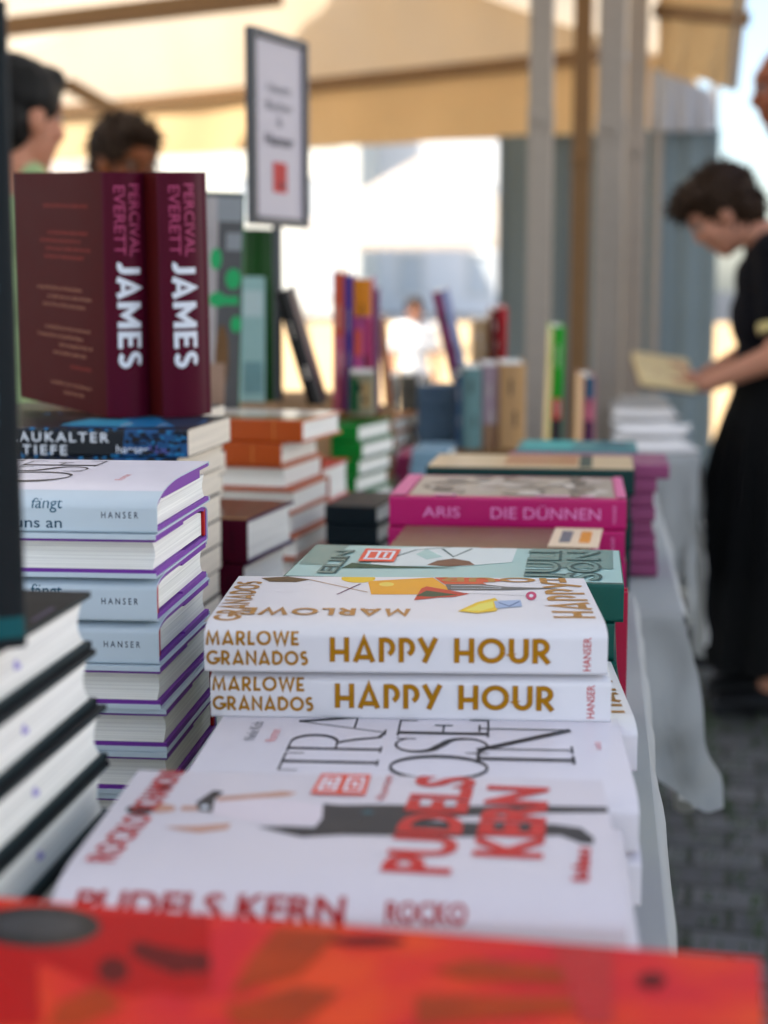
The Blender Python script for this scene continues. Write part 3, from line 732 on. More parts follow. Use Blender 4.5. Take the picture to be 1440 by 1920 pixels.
pu.print([on_line(text('PUDELS', .0255, .045), RED2, (838, 1640), (889, 1456)), on_line(text('KERN', .0255, .06), RED2, (1010, 1612), (1024, 1478)),
          on_line(text('ROCKO', .0115, .03), RED, (212, 1617), (288, 1530)), on_line(text('SCHAMONI', .0115, .03), RED, (292, 1521), (352, 1440)),
          on_line(text('blau', .006, .05), RED, (1102, 1652), (1106, 1592)), on_line(text('Roman', .0042), RED, (722, 1500), (738, 1452))], 'cover_lettering', h=.0004)
st = [q(605, 1449), q(698, 1446), q(684, 1494), q(582, 1491)]
def sub(a, b_, c, d, u0, v0, u1, v1):
    f = lambda u, v: tuple(lerp(lerp(Vector(a), Vector(b_), u), lerp(Vector(d), Vector(c), u), v)); return poly([f(u0, v0), f(u1, v0), f(u1, v1), f(u0, v1)])
pu.print([(poly(st), ORANGE, ident)] + [(sub(*st, *r), PWHITE, ident) for r in ((.1, .15, .44, .23), (.1, .77, .44, .85), (.08, .15, .16, .85), (.36, .15, .44, .85), (.2, .35, .32, .65), (.56, .15, .92, .23), (.56, .77, .92, .85), (.56, .15, .63, .85), (.86, .15, .92, .85), (.70, .38, .8, .62))], 'sticker', h=.0007)

# --- red gift book in the foreground
def red_mat():
    m = M('red_glossy_cover', (190, 40, 24), .5, var=.1, scale=9); m.node_tree.nodes['Principled BSDF'].inputs['Specular IOR Level'].default_value = .1; n = m.node_tree.nodes; l = m.node_tree.links; p = n['Principled BSDF']
    tc = n.new('ShaderNodeTexCoord'); nz = n.new('ShaderNodeTexNoise'); nz.inputs['Scale'].default_value = 22; nz.inputs['Detail'].default_value = 3; l.new(tc.outputs['Object'], nz.inputs['Vector'])
    cr = n.new('ShaderNodeValToRGB'); e = cr.color_ramp.elements; e[0].position = .40; e[0].color = (*lin((226, 70, 30)), 1); e[1].position = .62; e[1].color = (*lin((206, 34, 44)), 1)
    k = cr.color_ramp.elements.new(.5); k.color = (*lin((218, 50, 34)), 1)
    l.new(nz.outputs['Fac'], cr.inputs[0]); l.new(cr.outputs[0], p.inputs['Base Color']); return m
rb = B('gift_book', .247, .16, .0245, red_mat(), page=PAGE2, hard=True, ry=.006, rz=.003)
rs = stack(rb, 4, .951, [.040, .042, .039, .041], .309, [-3.8, -3.4, -4, -3.4], 'red glossy gift book', 'of the foreground stack', 'red gift books in the foreground', jitter=.001)
rb.root['label'] = 'red and orange glossy gift book with dark oval, nearest in the foreground'
q = pixcover(rb); CRIM = M('cover_crimson', (196, 8, 34), .5); OLIVE = M('cover_olive', (184, 76, 36), .5, var=.5, scale=50); WINE = M('cover_wine', (110, 14, 24), .5, var=.3, scale=60)
for m_ in (CRIM, OLIVE, WINE): m_.node_tree.nodes['Principled BSDF'].inputs['Specular IOR Level'].default_value = .1
rb.print([
    (pp((-40, 1700), (395, 1712), (398, 1860), (350, 1872), (300, 1858), (230, 1872), (180, 1850), (70, 1800), (78, 1925), (-60, 1925)), CRIM, ident),
    (pe(72, 1738, 118, 40), M('oval_black', (24, 23, 25), .35), ident), (pe(70, 1736, 84, 22), M('oval_grey', (66, 65, 67), .35, var=.5, scale=90), ident),
    (pp((250, 1770), (300, 1775), (385, 1790), (392, 1815), (330, 1830), (260, 1800)), WINE, ident), (pe(212, 1820, 30, 26), WINE, ident), (pe(268, 1782, 24, 16), WINE, ident), (pe(375, 1806, 20, 22), WINE, ident),
    (pp((180, 1850), (205, 1862), (230, 1890), (150, 1925), (90, 1925), (110, 1880)), OLIVE, ident),
    (pp((520, 1740), (640, 1748), (600, 1790), (560, 1830), (480, 1850), (430, 1870), (470, 1800)), OLIVE, ident), (pp((420, 1890), (560, 1850), (640, 1860), (560, 1925), (440, 1925)), OLIVE, ident),
    (pp((810, 1820), (880, 1800), (1080, 1815), (1090, 1850), (880, 1840)), OLIVE, ident), (pp((780, 1868), (1080, 1868), (1080, 1900), (780, 1925)), OLIVE, ident),
    (pe(1222, 1840, 26, 16), WINE, ident), (pp((1040, 1745), (1150, 1750), (1150, 1925), (1090, 1925)), M('cover_red_band', (200, 16, 34), .5), ident),
    (pe(690, 1766, 70, 10), WINE, ident),
], 'cover_art')

# --- black stack at the left and the tall dark book standing on it
BK = M('cover_black', (22, 26, 29), .6, var=.1)
bs = B('hardcover_book', .215, .150, .0258, BK, page=PAGE, board=M('board_petrol', (14, 44, 48), .5), ry=.004, rz=.003, conc=.008)
bm = bmesh.new()
tube(bm, [(.1049, .060, .013), (.1051, .060, .013)], .0022); tube(bm, [(.1049, .064, .0115), (.1051, .064, .0115)], .0014)
obj('edge_stamp', bm, M('stamp_violet', (176, 168, 214), .9), bs.root)
sts = stack(bs, 6, 1.0150, [-.2255, -.222, -.2195, -.2175, -.218, -.217], .537, [0.5, 1, .5, .8, .6, .5], 'black hardcover with violet stamp on its pages', 'in the black stack at left', 'black hardcovers stacked at the left', jitter=.002)
q = pixcover(bs)
bs.print([(stroke([q(60, 1165), q(100, 1140)], .0022), M('ink_violet_grey', (92, 84, 120)), ident)], 'cover_lettering')
dk = B('hardcover_book', .238, .148, .030, M('cover_charcoal', (26, 33, 36), .6, var=.12), board=None, x0=-.238, ry=.004, rz=.004, rb=.004, bulge=.001)
p = at(52, 1195, .572)
Xl, Yl = Vector((0, 0, -1)), Vector((-.10, .995, 0)).normalized(); Zl = Xl.cross(Yl)
def stand(root, foot, yd, lean=0, side=0):
    """stand a book upright: foot = lower spine corner on the front-cover side, yd = from spine to fore-edge"""
    Y_ = Vector((yd[0], yd[1], 0)).normalized(); X_ = Vector((0, 0, -1)); Z_ = X_.cross(Y_)
    m = Matrix((X_, Y_, Z_)).transposed()
    m = Matrix.Rotation(lean, 3, Z_) @ Matrix.Rotation(side, 3, Y_) @ m
    root.rotation_euler = m.to_euler(); root.location = Vector(foot)
    return m
m = stand(dk.root, (0, 0, 0), (-.46, .89)); dk.root.location = Vector((p.x, p.y, 1.0155)) - m @ Vector((0, 0, dk.T))
tag(dk.root, 'tall charcoal book with teal marks standing upright on the black stack', 'book')
PALE_T = M('ink_pale_teal', (96, 138, 148), .5)
dk.print([(poly([(-.171, .0), (-.158, .0), (-.158, .0068), (-.171, .0068)]), TEALI, ident), (poly([(-.012, -.005), (-.004, -.005), (-.004, .0145), (-.012, .0145)]), M('ink_deep_teal', (16, 96, 100)), ident),
          (fit(text('ERZÄHLUNGEN', .006, .02), .07), PALE_T, onspine(-.120, .0005)), (fit(text('NACHT', .006, .02), .035), PALE_T, onspine(-.195, .0005))], 'spine_lettering')

# --- blue paperback stack with the two maroon books standing on it
hb = B('paperback_book', .21, .142, .0230, M('cover_night_blue', (20, 26, 34), .4, coat=.2), page=PAGE2, hard=False, ry=.010, rz=.002, rb=.001, conc=0, pagein=.0005)
NB = M('art_deep_blue', (22, 84, 132), .4, var=.35, scale=160); NB2 = M('art_azure', (44, 120, 168), .4, var=.3, scale=60); CYI = M('art_cyan', (84, 160, 190), .4, var=.3, scale=90)
hu = lambda px: (px - 355) / 487 * .21 + .105
hb.print([(poly([(hu(225), -.0118), (.1048, -.0118), (.1048, .0128), (hu(232), .0128)]), NB, ident)] +
         [(ell(hu(px), s_, random.uniform(.0015, .004), random.uniform(.0008, .002), 7), random.choice((BLACK, BLACK, NB2, M('art_navy', (14, 36, 62)))), ident) for px, s_ in [(random.uniform(235, 352), random.uniform(-.0105, .011)) for _ in range(70)]] +
         [(ell(hu(px), s_, random.uniform(.001, .003), .0009, 7), random.choice((NB2, M('art_navy', (14, 36, 62)))), ident) for px, s_ in [(random.uniform(20, 225), random.choice((random.uniform(-.011, -.009), random.uniform(.0095, .011)))) for _ in range(24)]], 'spine_art')
hb.print([(fit(text('BLAUKALTER', .0083, .015, space=1.3), .0945), PWHITE, onspine(hu(90), .0005)), (fit(text('TIEFE', .0083, .015, space=1.3), .039), PWHITE, onspine(hu(70), -.0104)),
          (fit(text('hanser', .0068), .0272), PWHITE, onspine(hu(246), -.0080)), (fit(text('blau', .0068), .0168), M('ink_violet', (116, 98, 170)), onspine(hu(299), -.0080))], 'spine_lettering', h=.0004)
hbs = stack(hb, 8, 1.0370, [-.334, -.343, -.345, -.345, -.346, -.345, -.347, -.346], 1.272, [-1, -1.5, -1, -1.5, -2, -1.4, -1.2, -1.6], 'thick paperback with plain white page end', 'in the stack under the standing maroon books', 'thick paperbacks under the maroon books')
hb.root['label'] = 'thick dark blue paperback with white spine letters lying under two standing maroon books'
q = pixcover(hb)
hb.print([(pp((110, 800), (200, 790), (290, 776), (400, 772), (390, 790), (356, 800), (250, 802)), NB2, ident), (pp((110, 797), (170, 785), (240, 788), (250, 799)), CYI, ident), (pp((300, 786), (395, 772), (428, 772), (396, 782), (360, 800), (330, 801)), M('art_slate', (44, 58, 82)), ident)] , 'cover_art')
hb.print([(fit(text('ROMAN', .006), .03), PWHITE, oncover(hu(215), hb.s_of_y(.035))), (fit(text('WARNER', .004), .03), PWHITE, oncover(hu(285), hb.s_of_y(.035)))], 'cover_lettering', h=.0003)

MAR = M('cover_maroon', (84, 12, 42), .4, coat=.06, var=.05); BRICK = M('cover_brick', (78, 15, 11), .55, var=.05)
ja = B('hardcover_book', .213, .178, .049, MAR, page=PAGE, x0=-.213, ry=.006, rz=.006, rb=.006, bulge=.007, conc=.006)
for m_ in (MAR, BRICK): m_.node_tree.nodes['Principled BSDF'].inputs['Specular IOR Level'].default_value = .08; m_.node_tree.nodes['Principled BSDF'].inputs['Coat Weight'].default_value = .02
JP = M('ink_mauve', (188, 84, 122), .45); JR = M('ink_brick', (176, 60, 48), .5); JT = M('ink_dusty', (190, 134, 110), .5)
S0 = -.0292
ja.print([(poly([(-.2128, S0), (-.0002, S0), (-.0002, -.2010), (-.2128, -.2010)]), BRICK, ident)], 'back_cover', h=.00006)
ja.print([(heavy('JAMES', .0215, .094), PWHITE, onspine(-.0905, -.0165)), (fit(text('PERCIVAL', .0100, .002), .062), JP, onspine(-.1720, -.0045)), (fit(text('EVERETT', .0100, .002), .059), JP, onspine(-.1720, -.0178))], 'spine_lettering', h=.0002)
def blurb(rows):
    out = []
    for u, s1, ln, m in rows:                 # lines of small print, ragged, ending near the spine
        words = []; x = -ln
        while x < 0:
            wd = min(random.uniform(.004, .012), -x)
            words.append((stroke([(x, 0), (x + wd, 0)], .0016), m)); x += wd + .0018
        for g, mm in words: out.append((g, mm, (lambda u, s1: lambda x, y: (u - y, s1 + x))(u, s1)))
    return out
def blines(rows, u0, step, end, m_, size):
    out = []
    for i, t_ in enumerate(rows):
        g = text(t_, size, .0); wd = max(x for x, y in g[0]) * 2
        out.append((g, m_, (lambda u, s1, wd: lambda x, y: (u - y, s1 + x - wd / 2))(u0 + i * step, end[i % len(end)], wd)))
    return out
e_ = [S0 - v for v in (.026, .040, .022, .034)]
ja.print(blines(['GEGEN DEN STROM, NACH NORDEN, HEUTE'], -.182, .007, e_, JR, .0030) + blines(['EIN GROSSER ROMAN ÜBER DIE FREIHEIT', 'EINE ABENTEUERLICHE GESCHICHTE, AUF', 'DEM FLUSS UND AN SEINEN UFERN ENTLANG', 'NEU ERZÄHLT IN DIESEM JAHRHUNDERT'], -.158, .0072, e_, JR, .0030)
         + blines(['ein junger Mann flieht aus der Welt des Sklaven', 'und erzählt davon, wie er selbst den Klassiker', 'erlebt: mit Wut und Witz, ironisch, komisch.'], -.108, .0076, e_[1:], JT, .0033)
         + blines(['wer dieses Buch liest, wird es nie mehr aus der', 'Erinnerung verlieren: eine große Überwältigung,', 'die den unvergesslichen Boden der', 'wahren Geschichte sichtbar macht.'], -.072, .0076, e_, JT, .0033) + blines(['AUS DEM ENGLISCHEN'], -.038, .007, e_, JR, .0028) + blines(['unverkäuflich ist hier nur das Meisterwerk,', 'das jeder lesen sollte.'], -.021, .0076, e_, JT, .0033), 'back_lettering', h=.0003)
d1 = Vector((-.40, .917, 0)).normalized()
f1 = atz(203, 777, 1.0409)
j2 = copy_tree(ja.root)
def stand_back(root, px, py, yd, lean, side, T, z):   # px = where the spine meets the back cover at the foot
    m_ = stand(root, (0, 0, 0), yd, lean, side); p_ = atz(px, py, z); root.location = p_
stand_back(ja.root, 206, 784, (-.72, .69), R(3), R(-1.6), ja.T, 1.0378); stand_back(j2, 312, 784, (-.70, .71), R(3), R(-2.4), ja.T, 1.0378)
tag(ja.root, 'maroon hardcover standing upright, left of the pair, its brick red back cover showing', 'book', 'standing maroon hardcovers')
tag(j2, 'maroon hardcover standing upright, right of the pair, only its spine showing', 'book', 'standing maroon hardcovers')

# paperbacks behind, lying on the flat maroon pair and carrying the back of the standing one
for i in range(4):
    rr_ = copy_tree(hbs[1]); hb.place(rr_, x=-.376 - .003 * (i % 2), y=1.428, z=1.0366 - hb.T * (i + 1) - .0003 * i, yaw=-1)
    tag(rr_, ORD[i] + ' dark blue paperback in the hidden pile behind the white page ends', 'book', 'paperbacks piled behind the maroon pair')
# two more maroon copies lying flat behind
jm = B('hardcover_book', .205, .140, .043, MAR, page=PAGE, board=M('board_plum', (70, 40, 90)), ry=.004, rz=.002, conc=.005)
jm.print([(fit(text('HANSER', .0036), .02), M('ink_dark_plum', (40, 8, 26)), oncover(.089, 0))], 'spine_lettering')
jms = stack(jm, 2, .937, [-.3255, -.330], 1.452, [-7, -6], 'thick maroon hardcover lying flat', 'of the pair behind the blue paperbacks', 'maroon hardcovers lying flat')
q = pixcover(jm)
jm.print([(poly([(-.1, .026), (.102, .026), (.102, .158), (-.1, .158)]), M('cover_umber', (72, 58, 48), .35, coat=.5), ident), (poly([(-.1, .0225), (.102, .0225), (.102, .0262), (-.1, .0262)]), M('cover_straw', (196, 160, 104), .4), ident)], 'cover_art')

# --- green illustrated hardcover stack
DGREEN = M('cover_bottle_green', (16, 92, 84), .42, coat=.15)
gn = B('hardcover_book', .2125, .130, .0240, DGREEN, page=PAGE, ry=.003, rz=.002, conc=.004)
TEALC = M('cover_sage_teal', (166, 200, 196), .4, coat=.2); TEALD = M('cover_grey_teal', (112, 150, 144), .4, coat=.2)
gns = stack(gn, 5, .9715, [.0165, .011, .013, .017, .015], .974, [.6, 1, 0, 1.5, .5], 'dark green hardcover', 'in the stack behind the gold lettered books', 'dark green hardcovers')
gn.root['label'] = 'teal illustrated hardcover with orange sticker and outlined letters behind the gold lettered books'
q = pixcover(gn)
gn.print([(poly([(-.1055, .016), (.1055, .016), (.1055, .141), (-.1055, .141)]), TEALC, ident)], 'front_cover', h=.00006)
def led(b, s, size, width, u, y, m):
    g = text(s, size, -.0); return (fit(g, width), m, oncover(u, b.s_of_y(y)))
LINE = M('ink_line_green', (58, 92, 88)); ILW = M('art_milk', (214, 220, 216))
gn.print([(pp((690, 1062), (720, 1030), (800, 1022), (900, 1018), (970, 1028), (960, 1055), (870, 1062)), ILW, ident), (pp((560, 1058), (600, 1016), (665, 1014), (640, 1035), (610, 1060)), TEALD, ident),
          (pp((800, 1060), (820, 1052), (850, 1048), (880, 1053), (890, 1060), (840, 1063)), M('art_hair_brown', (126, 82, 56)), ident), (pp((640, 1066), (660, 1056), (740, 1062), (860, 1066)), M('art_moss', (52, 86, 62)), ident),
          (pp((780, 1040), (800, 1030), (830, 1045), (800, 1050)), TEALC, ident), (stroke([q(830, 1030), q(850, 1045), q(885, 1030)], .002), LINE, ident), (stroke([q(740, 1045), q(780, 1032), q(850, 1024)], .0016), LINE, ident),
          (stroke([q(900, 1026), q(925, 1024)], .003), M('art_rust', (190, 110, 88)), ident), (pp((985, 1064), (1000, 1020), (1148, 1022), (1150, 1068)), TEALD, ident)], 'cover_art', h=.0003)
def outl(s, u, y, size, wdth): # outlined display letters: dark letter with a lighter inner
    a = fit(text(s, size, .05), wdth); b_ = fit(text(s, size, .0), wdth); return [(a, LINE, oncover(u, gn.s_of_y(y))), (b_, TEALD, oncover(u - .001, gn.s_of_y(y)))]
gn.print(outl('JULI', .066, .065, .022, .11) + outl('SON', .092, .065, .022, .11) + outl('ELIN', -.075, .06, .012, .09), 'cover_lettering', h=.0008)
st = [q(686, 1031), q(752, 1033), q(738, 1056), q(671, 1055)]
gn.print([(poly(st), ORANGE, ident)] + [(sub(*st, *r), PWHITE, ident) for r in ((.1, .15, .9, .25), (.1, .75, .9, .85), (.12, .15, .2, .85), (.42, .15, .5, .85), (.62, .3, .7, .7), (.82, .15, .9, .85))], 'sticker', h=.0011)

# a brown stack with a small card, then the magenta one
br_ = B('hardcover_book', .160, .125, .0237, M('cover_cocoa', (124, 92, 70), .4, coat=.2), page=PAGE3)
stack(br_, 4, .946, [-.006, -.004, -.008, -.006], 1.250, [0, 1, .5, -1, 1], 'cocoa brown hardcover', 'in the low stack before the magenta spine', 'cocoa brown hardcovers')
q = None
mg = B('hardcover_book', .2090, .165, .0275, M('cover_magenta', (196, 0, 112), .38, coat=.25), page=PAGE, ry=.003, rz=.002)
PP_ = M('ink_pale_pink', (226, 150, 196))
mg.print([(fit(text('ARIS', .0095, .0), .033), PP_, onspine(-.058, sz(mg, .009))), (fit(text('DIE DÜNNEN', .0105, .0), .096), PP_, onspine(.034, sz(mg, .0085))), (fit(text('HANSER', .003), .016), PP_, oncover(.0955, 0))], 'spine_lettering')
mgs = stack(mg, 4, .9685, [.0245, .0235, .025, .024], 1.402, [.8, 0, 1, .6], 'magenta hardcover', 'in the stack behind the brown books', 'magenta hardcovers')
mg.root['label'] = 'magenta hardcover with pale pink spine lettering and a grey photograph on its cover'
PH = [M('photo_grey%d' % i, c_, .4, coat=.2) for i, c_ in enumerate([(176, 164, 150), (150, 138, 126), (206, 198, 188), (120, 112, 104), (190, 178, 168)])]
it = [(poly([(-.088, .024), (.094, .024), (.094, .172), (-.088, .172)]), PH[0], ident)]
for i in range(60):
    u, s_ = random.uniform(-.08, .08), random.uniform(.035, .16); it.append((ell(u, s_, random.uniform(.004, .014), random.uniform(.006, .02), 10), random.choice(PH), ident))
it.append((poly([(.096, .018), (.1042, .018), (.1042, .176), (.096, .176)]), M('cover_rose', (222, 120, 162)), ident)); it.append((poly([(-.1042, .018), (-.09, .018), (-.09, .176), (-.1042, .176)]), M('cover_rose', (222, 120, 162)), ident))
for u, wd in ((-.055, .02), (.04, .03), (.07, .012)): it.append((poly([(u - wd / 2, .0165), (u + wd / 2, .0165), (u + wd / 2, .0245), (u - wd / 2, .0245)]), M('cover_rose_pale', (228, 168, 196)), ident))
mg.print(it, 'cover_art')
# the card
cd_ = empty('price_card', (at(1080, 1000, 1.31).x, 1.318, .9464), (0, 0, R(-2)))
cb = bmesh.new(); box(cb, (0, 0, .0006), (.040, .100, .0011)); obj('card', cb, M('card_cream', (226, 206, 180), .6), cd_, smooth=0)
for x, m_ in ((-.008, GREYI), (.008, M('ink_amber', (222, 150, 70)))):
    cb = bmesh.new(); box(cb, (x, .0, .0013), (.009, .06, .0004)); obj('print', cb, m_, cd_, smooth=0)
tag(cd_, 'small cream card lying on the cocoa brown book before the magenta spine', 'card')

# small raspberry book standing behind the green stack, its cover towards us
cr = B('hardcover_book', .088, .105, .018, M('cover_raspberry', (196, 24, 78), .4, coat=.2), page=PAGE3, x0=-.088)
cr.print([(poly([(-.078, .022), (-.006, .022), (-.006, .104), (-.078, .104)]), M('art_grey_plum', (104, 98, 112)), ident)], 'cover_art')
stand(cr.root, (-.083, 1.142, .8505), (1, 0))
tag(cr.root, 'small raspberry framed book standing upright right of the dark green stack', 'book')

# ------------------------------------------------------------------ second table: stacks further back
ORC = M('cover_burnt_orange', (194, 94, 14), .4, coat=.2)
oc = B('hardcover_book', .21, .150, .0262, ORC, page=PAGE, ry=.003, rz=.002, conc=.004)
oc.print([(poly([(.070, -.0115), (.0712, -.0115), (.0712, .0108), (.070, .0108)]), M('ink_pale_orange', (222, 150, 96)), ident)], 'spine_lettering')
ocs = stack(oc, 7, 1.0040, [-.3330, -.3580, -.3540, -.343, -.346, -.34, -.345], 1.775, [-8, -7, -7, -6, -7, -6, -7], 'burnt orange hardcover', 'in the stack behind the maroon books', 'burnt orange hardcovers', revs=[0, 0, 1, 1, 1, 1, 1])
q = pixcover(oc)
oc.print([(poly([(-.1045, .019), (.1045, .019), (.1045, .161), (-.1045, .161)]), M('art_khaki', (142, 122, 78), .35, coat=.5, var=.3, scale=25), ident), (poly([(-.1045, .075), (.1045, .075), (.1045, .161), (-.1045, .161)]), M('art_haze_grey', (214, 206, 196), .35, coat=.5, var=.1, scale=18), ident)], 'cover_art')
def pile(desc, where, grp, px, py, Y, n, T, L, W, cov, yaw=3, page=PAGE, jit=.006, revs=None, board=None, name='hardcover_book', cat='book'):
    """plain stack whose topmost right near upper corner is seen at px,py at distance Y"""
    b = B(name, L, W, T, cov, page=page, board=board, ry=.003, rz=.002)
    p = at(px, py, Y); xs = [p.x] + [p.x + random.uniform(-jit, jit) for _ in range(n - 1)]
    n = max(1, min(n, int((p.z - ZF) / (T + .0003) + .6)))
    top = ZF + n * (T + .0003)
    return b, stack(b, n, top, xs, Y, [yaw] * n, desc, where, grp, revs=revs)
RL = M('cover_signal_red', (206, 30, 46), .4, coat=.2)
wb, wr = pile('fat white paged book in red covers', 'in the stack right of the orange books', 'fat books in red covers', 590, 868, 2.02, 3, .0485, .2, .17, RL, -6)
GR_ = M('cover_leaf_green', (10, 160, 82), .4, coat=.25); DT = M('cover_dark_teal', (34, 70, 76), .45)
gb, grr = pile('bright green spined hardcover', 'in the stack behind the fat red books', 'bright green spined books', 672, 812, 2.36, 6, .0255, .055, .15, GR_, -12, board=DT)
gb2, _ = pile('mustard brown hardcover', 'in the stack right of the green spined books', 'mustard brown books', 738, 800, 2.80, 5, .026, .07, .17, M('cover_mustard', (176, 110, 34), .45), -10)
pk, _ = pile('slim pink book', 'in the stack between mustard and pale blue books', 'slim pink books', 776, 850, 2.66, 5, .018, .03, .14, M('cover_blush', (196, 84, 128), .45), 0)
lb, _ = pile('pale blue book', 'in the stack under the striped blue ones', 'pale blue books', 842, 838, 2.62, 5, .022, .062, .14, M('cover_sky', (150, 180, 196), .45), 0)
pile('dark petrol book', 'in the low stack right of the maroon flat ones', 'dark petrol books', 706, 958, 1.76, 4, .022, .06, .13, M('cover_dark_petrol', (24, 36, 42), .45), -6)
# striped column of small slate-blue books
sl, _ = pile('small slate blue book', 'in the small slate blue column', 'small slate blue books', 852, 716, 2.86, 13, .0175, .066, .1, M('cover_slate_blue', (104, 128, 146), .45), 0, jit=.002)

def standing(name, label, px0, px1, ptop, pbot, Y, cov, thick=.022, yaw=0, lean=4, tilt=0, arts=(), group=None, page=PAGE, side='front', cat='book'):
    """an upright book whose front cover is seen between two columns and two rows at distance Y, leaning back"""
    a, b_ = at(px0, pbot, Y), at(px1, pbot, Y); top = at(px0, ptop, Y)
    Lh = top.z - a.z; Wd = (b_ - a).length / max(.2, math.cos(R(yaw)))
    bk = B(name, Lh, Wd, thick, cov, page=page, x0=-Lh, ry=.002, rz=.002, rb=.002)
    c = [(g, m_, (lambda x, y: (-Lh + (1 - y) * Lh, bk.s_of_y(x * Wd)))) for g, m_ in arts]
    if c: bk.print(c, 'cover_art')
    m_ = stand(bk.root, (0, 0, 0), (math.cos(R(yaw)), math.sin(R(yaw))), R(tilt), R(lean))
    bk.root.location = Vector(a) - m_ @ Vector((0, 0, thick))
    tag(bk.root, label, cat, group)
    return bk
def rc(x0, y0, x1, y1): return poly([(x0, y0), (x1, y0), (x1, y1), (x0, y1)])
EMER = M('ink_emerald', (14, 166, 108), .4)
# dark poster-like book with green marks
g1 = standing('hardcover_book', 'grey photographic book with emerald spots standing behind the maroon pair', 377, 438, 360, 770, 1.96, M('cover_emerald', (24, 150, 100), .4, coat=.2), .024, yaw=38, lean=5, tilt=0, arts=[
    (rc(.02, .0, .98, 1), M('art_charcoal', (86, 88, 90), .35, coat=.4, var=.4, scale=20)), (rc(.02, .0, .34, .98), M('art_stone', (168, 164, 164), .35, coat=.4, var=.2, scale=30)), (rc(.3, .87, .95, .98), M('art_pewter', (140, 146, 150), .35, coat=.4)),
    (rc(.55, .74, .95, .82), M('art_pewter', (140, 146, 150), .35, coat=.4)), (poly(arc(.5, .24, .18, .16, 0, 342, 19)), M('art_bronze', (112, 84, 56), .35, coat=.4, var=.4)), (rc(.1, 0, .6, .22), M('art_sand', (158, 134, 118), .4, var=.3)),
    (ell(.3, .70, .15, .05, 12), EMER), (ell(.75, .61, .2, .05, 12), EMER), (ell(.35, .515, .22, .035, 12), EMER), (rc(.35, .49, .9, .53), EMER), (ell(.85, .40, .14, .04, 12), EMER)])
g2 = standing('hardcover_book', 'pale sea green book standing between the emerald spotted and black leaning ones', 452, 494, 520, 762, 2.2, M('cover_sea_mist', (150, 178, 176), .45, var=.2, scale=14), .02, yaw=20, lean=4, arts=[(rc(.1, .7, .9, .9), M('art_mist', (176, 192, 192))), (rc(.1, .1, .9, .35), M('art_lagoon', (120, 152, 154), .4, var=.3, scale=25))])
g3 = standing('hardcover_book', 'forest green hardcover standing tall below the framed sign', 458, 512, 430, 770, 2.42, M('cover_forest', (8, 78, 28), .4, coat=.2), .03, yaw=30, lean=3)
cup = standing('hardcover_book', 'rose and white book standing behind the pale sea green one', 492, 522, 560, 765, 2.75, M('cover_rosewood', (172, 92, 96), .5), .02, yaw=10, arts=[(ell(.5, .85, .5, .15, 14), PWHITE)])
# spines in a row: coral, violet, orange-and-pink, plum
def spine_row(label, px0, px1, ptop, pbot, Y, cov, arts=(), tilt=0, lean=3):
    a, b_ = at(px0, pbot, Y), at(px1, pbot, Y); top = at(px0, ptop, Y); T = b_.x - a.x; Lh = top.z - a.z
    bk = B('hardcover_book', Lh, .13, T, cov, x0=-Lh, ry=.004, rz=.004, rb=.004, bulge=.002)
    tone = M('spine_print_pale', (214, 206, 196), .45) if random.random() < .6 else M('spine_print_dark', (48, 44, 46), .45)
    arts = list(arts) + [(stroke([(cx_, a_), (cx_, a_ + random.uniform(.10, .2))], random.uniform(.10, .22)), tone) for cx_, a_ in ((.42, random.uniform(.58, .7)), (.62, random.uniform(.25, .35)))]
    c = [(g, m_, (lambda x, y: (-Lh + (1 - y) * Lh, (x - .5) * (T - .004)))) for g, m_ in arts]
    if c: bk.print(c, 'spine_art')
    m_ = stand(bk.root, (0, 0, 0), (-.12, .99), R(lean), R(tilt)); bk.root.location = Vector(a)
    tag(bk.root, label, 'book', 'books standing in rows on the second table'); return bk
sr = lambda c_: M('spine_%d_%d_%d' % c_, c_, .4, coat=.2)
spine_row('coral red spined book, first in the bright row by the sign', 624, 646, 512, 770, 2.5, sr((206, 92, 70)), [(rc(.05, 0, .95, .55), sr((196, 104, 132)))], tilt=.5)
spine_row('violet blue spined book between coral and orange ones', 647, 661, 517, 770, 2.5, sr((74, 62, 150)), [(rc(.05, 0, .95, .45), sr((104, 56, 136)))])
spine_row('wide orange and pink spined book topped with ochre', 662, 700, 523, 770, 2.5, sr((186, 92, 142)), [(rc(.0, .72, .98, 1), sr((214, 138, 40))), (rc(0, .42, .45, .62), sr((216, 104, 92))), (rc(.66, .02, 1, .70), sr((166, 30, 84)))])
spine_row('plum spined book at the right end of the bright row', 701, 711, 545, 770, 2.52, sr((126, 72, 120)))
spine_row('low moss and beige spined book before the bright row', 654, 702, 700, 780, 2.40, sr((150, 146, 124)), [(rc(0, .1, .35, .9), sr((24, 106, 72))), (rc(.5, .2, .9, .8), sr((176, 150, 110)))])
spine_row('tan leaning book right of the bright row', 722, 736, 596, 765, 2.75, sr((164, 108, 74)), tilt=-5)
spine_row('pale grey spined book next to the taupe one', 726, 744, 706, 800, 3.10, sr((130, 146, 152)))
spine_row('taupe spined book left of the slate blue column', 750, 782, 704, 800, 3.10, sr((112, 108, 98)))
spine_row('lavender grey spined book touching the slate blue column', 783, 790, 706, 800, 3.10, sr((160, 168, 190)))
spine_row('plum and lavender book leaning over the slate blue column', 846, 880, 545, 716, 2.95, sr((150, 156, 186)), [(rc(.0, 0, .5, 1), sr((136, 42, 84)))], tilt=-13)
spine_row('dark slate spined book right of the slate blue column', 853, 866, 702, 840, 2.80, sr((74, 96, 120)))
spine_row('sage spined book between dark slate and pale pink ones', 867, 902, 690, 842, 2.80, sr((120, 150, 148)))
